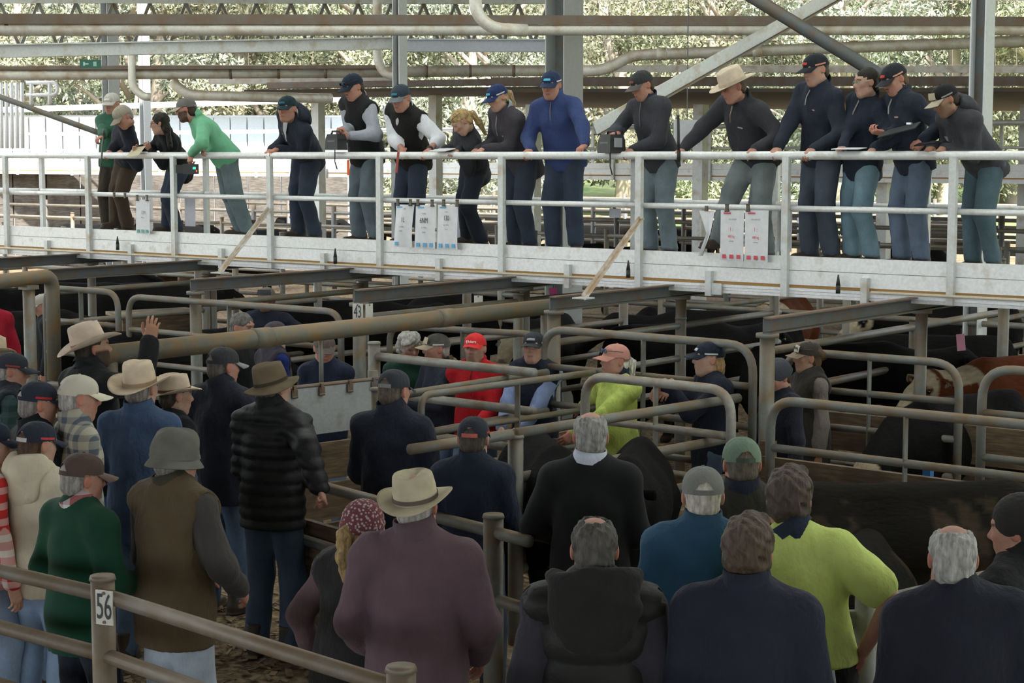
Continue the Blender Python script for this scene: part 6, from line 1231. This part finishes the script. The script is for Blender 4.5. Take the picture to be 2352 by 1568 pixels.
# papers, clipboards, pens, stick, strap
def sheet(name, label, cat, c, ex, ey, w_, h_, mt_, thick=.003):
    ex = unit(ex); ey = unit(np.asarray(ey) - ex * (np.asarray(ey) @ ex)); t = empty(name, c, label, cat); mb = MB(); mb.box((0, 0, 0), (w_, h_, thick), np.array([ex, ey, np.cross(ex, ey)])); mb.build('sheet', mt_, t); return t
sheet('folded_paper', 'tan papers held by the dark-haired woman', 'paper', onY(312, 348, 13.62), V3(1, 0, .1), V3(0, 1, .9), .22, .16, plain((.50, .44, .30), .8))
sheet('notepad', 'white notepad under the blonde woman\'s hands', 'notepad', onY(1018, 352, 13.66) + ZZ * .035, V3(1, .1, 0), V3(0, 1, .12), .2, .24, PAPER, .006)
t = sheet('notepad', 'white notepad under the hands of the woman with glasses', 'notepad', onY(1950, 352, 13.68) + ZZ * .04, V3(1, .1, 0), V3(0, 1, .06), .24, .2, PAPER, .006)
t = sheet('clipboard', 'black clipboard held up by the moustached man at right', 'clipboard', onY(2065, 298, 13.70), V3(1, .2, .25), V3(-.2, 1, .25), .32, .24, plain((.03, .03, .032), .5), .008); mb = MB(); mb.box(V3(.1, -.02, .05), (.04, .03, .015)); mb.build('clip', plain((.6, .6, .6), .3, .6), t)
t = sheet('tablet', 'black phone held by the bending man at right', 'phone', onY(2128, 344, 13.60) + ZZ * .05, V3(1, 0, .1), V3(0, 1, .2), .18, .09, plain((.015, .015, .018), .3), .012)
c = onY(1559, 345, 13.62); t = empty('walking_stick', c - ZZ * .05, 'short black stick held upright by the cowboy hat', 'stick'); mb = MB(); mb.tube([V3(0, 0, -.05), V3(-.01, 0, .36)], .013, 8); mb.build('shaft', plain((.012, .012, .012), .4), t, True); mb = MB(); mb.tube([V3(0, 0, -.05), V3(0, 0, .05)], .017, 8); mb.build('grip', plain((.02, .02, .02), .6), t, True)
c = onY(912, 362, 13.61); t = empty('red_strap', c, 'red strap hanging from the hand of the man with glasses', 'strap'); mb = MB(); mb.bar(V3(.02, .0, .06), V3(-.01, 0, -.15), .03, .004, (0, 1, 0)); mb.build('webbing', plain((.35, .07, .06), .8), t)
c = onY(800, 385, 14.0); t = empty('orange_flag', c, 'orange tag behind the moustached man in the vest', 'tag'); mb = MB(); mb.box((0, 0, 0), (.035, .004, .16)); mb.build('card', plain((.85, .16, .03), .7), t); mb = MB(); mb.tube([ZZ * .08, ZZ * .12], .004, 6); mb.build('tie', INK, t)
c = onY(234, 330, 13.62); t = empty('cattle_prod', c, 'thin grey prod leaning on the railing at the far left', 'stick'); mb = MB(); mb.tube([V3(.03, 0, .1), V3(-.05, 0, -.42)], .01, 8); mb.build('shaft', GALV_D, t, True); mb = MB(); mb.tube([V3(.03, 0, .1), V3(.04, 0, .17)], .016, 8); mb.build('handle', plain((.1, .1, .1), .5), t, True)
# prod with blue handle
I = M[8]; hnd = I['arms']['L'][2]; a = onD(1852, 1042, 14.3); b2 = onD(2062, 1060, 13.2); e2 = onD(2132, 1072, 12.9)
t = empty('cattle_paddle', a, 'silver pole with blue paddle end beside the vest', 'paddle'); mb = MB(); mb.tube([a * 0, b2 - a], .012, 8); mb.build('shaft', plain((.6, .6, .6), .3, .5), t, True); mb = MB(); mb.bar(b2 - a, e2 - a, .05, .03); mb.build('paddle', plain((.03, .22, .5), .5), t); mb = MB(); mb.box(e2 - a - ZZ * .03, (.06, .06, .08)); mb.build('paddle_end', plain((.02, .15, .4), .5), t)
# white rag in the back pocket of the polo wearer, collar stripes
I = B['v']; p = I['P'] + I['u'] * .0 - I['f'] * (.125 * I['b'] + .035) + I['r'] * .10 - I['F0']; mb = MB(); mb.box(p, (.035, .012, .07), np.array([I['r'], I['f'], I['u']])); mb.build('pocket_tag', plain((.62, .66, .7), .8), I['root'])
# light box on the far side and coin-tray signs
c = onD(1578, 304, 19.5); t = empty('meter_box', c * [1, 1, 1], 'grey meter box behind the charcoal jacket', 'box'); mb = MB(); mb.box((0, 0, 0), (.28, .14, .26), np.array([RT, DH, ZZ])); mb.build('case', plain((.55, .56, .58), .5), t); mb = MB(); mb.tube([ZZ * .13, ZZ * 3.2], .006, 6); mb.build('conduit', GALV_D, t)

# bark chips strewn over the pen floors
gg = np.random.default_rng(11); N_ = 5200; xy = np.concatenate([gg.uniform((-5.6, 7.6), (-1.8, 11.2), (2600, 2)), gg.uniform((-9.5, 6.0), (-4.6, 11.0), (2600, 2))])
ang = gg.uniform(0, 6.28, N_); L_ = gg.uniform(.015, .05, N_); W_ = gg.uniform(.008, .022, N_); z = gg.uniform(.004, .022, N_); tl = gg.uniform(-.3, .3, N_)
ux = np.stack([np.cos(ang), np.sin(ang), tl], 1); uy = np.stack([-np.sin(ang), np.cos(ang), gg.uniform(-.3, .3, N_)], 1); c = np.concatenate([xy, z[:, None] + .008], 1)
top = np.stack([c - ux * L_[:, None] - uy * W_[:, None], c + ux * L_[:, None] - uy * W_[:, None], c + ux * L_[:, None] * .8 + uy * W_[:, None], c - ux * L_[:, None] * .9 + uy * W_[:, None]], 1); bot = top - [0, 0, .008]
V = np.concatenate([top, bot], 1).reshape(-1, 3); k = np.arange(N_)[:, None] * 8
F = np.concatenate([k + f for f in ([[0, 1, 2, 3]], [[7, 6, 5, 4]], [[0, 4, 5, 1]], [[1, 5, 6, 2]], [[2, 6, 7, 3]], [[3, 7, 4, 0]])])
tag(obj('bark_chips', mesh_np('bark_chips', V, F, False), woodmat((.24, .17, .10))), 'brown bark chips strewn over the pen floor', 'bark chips', kind='stuff')
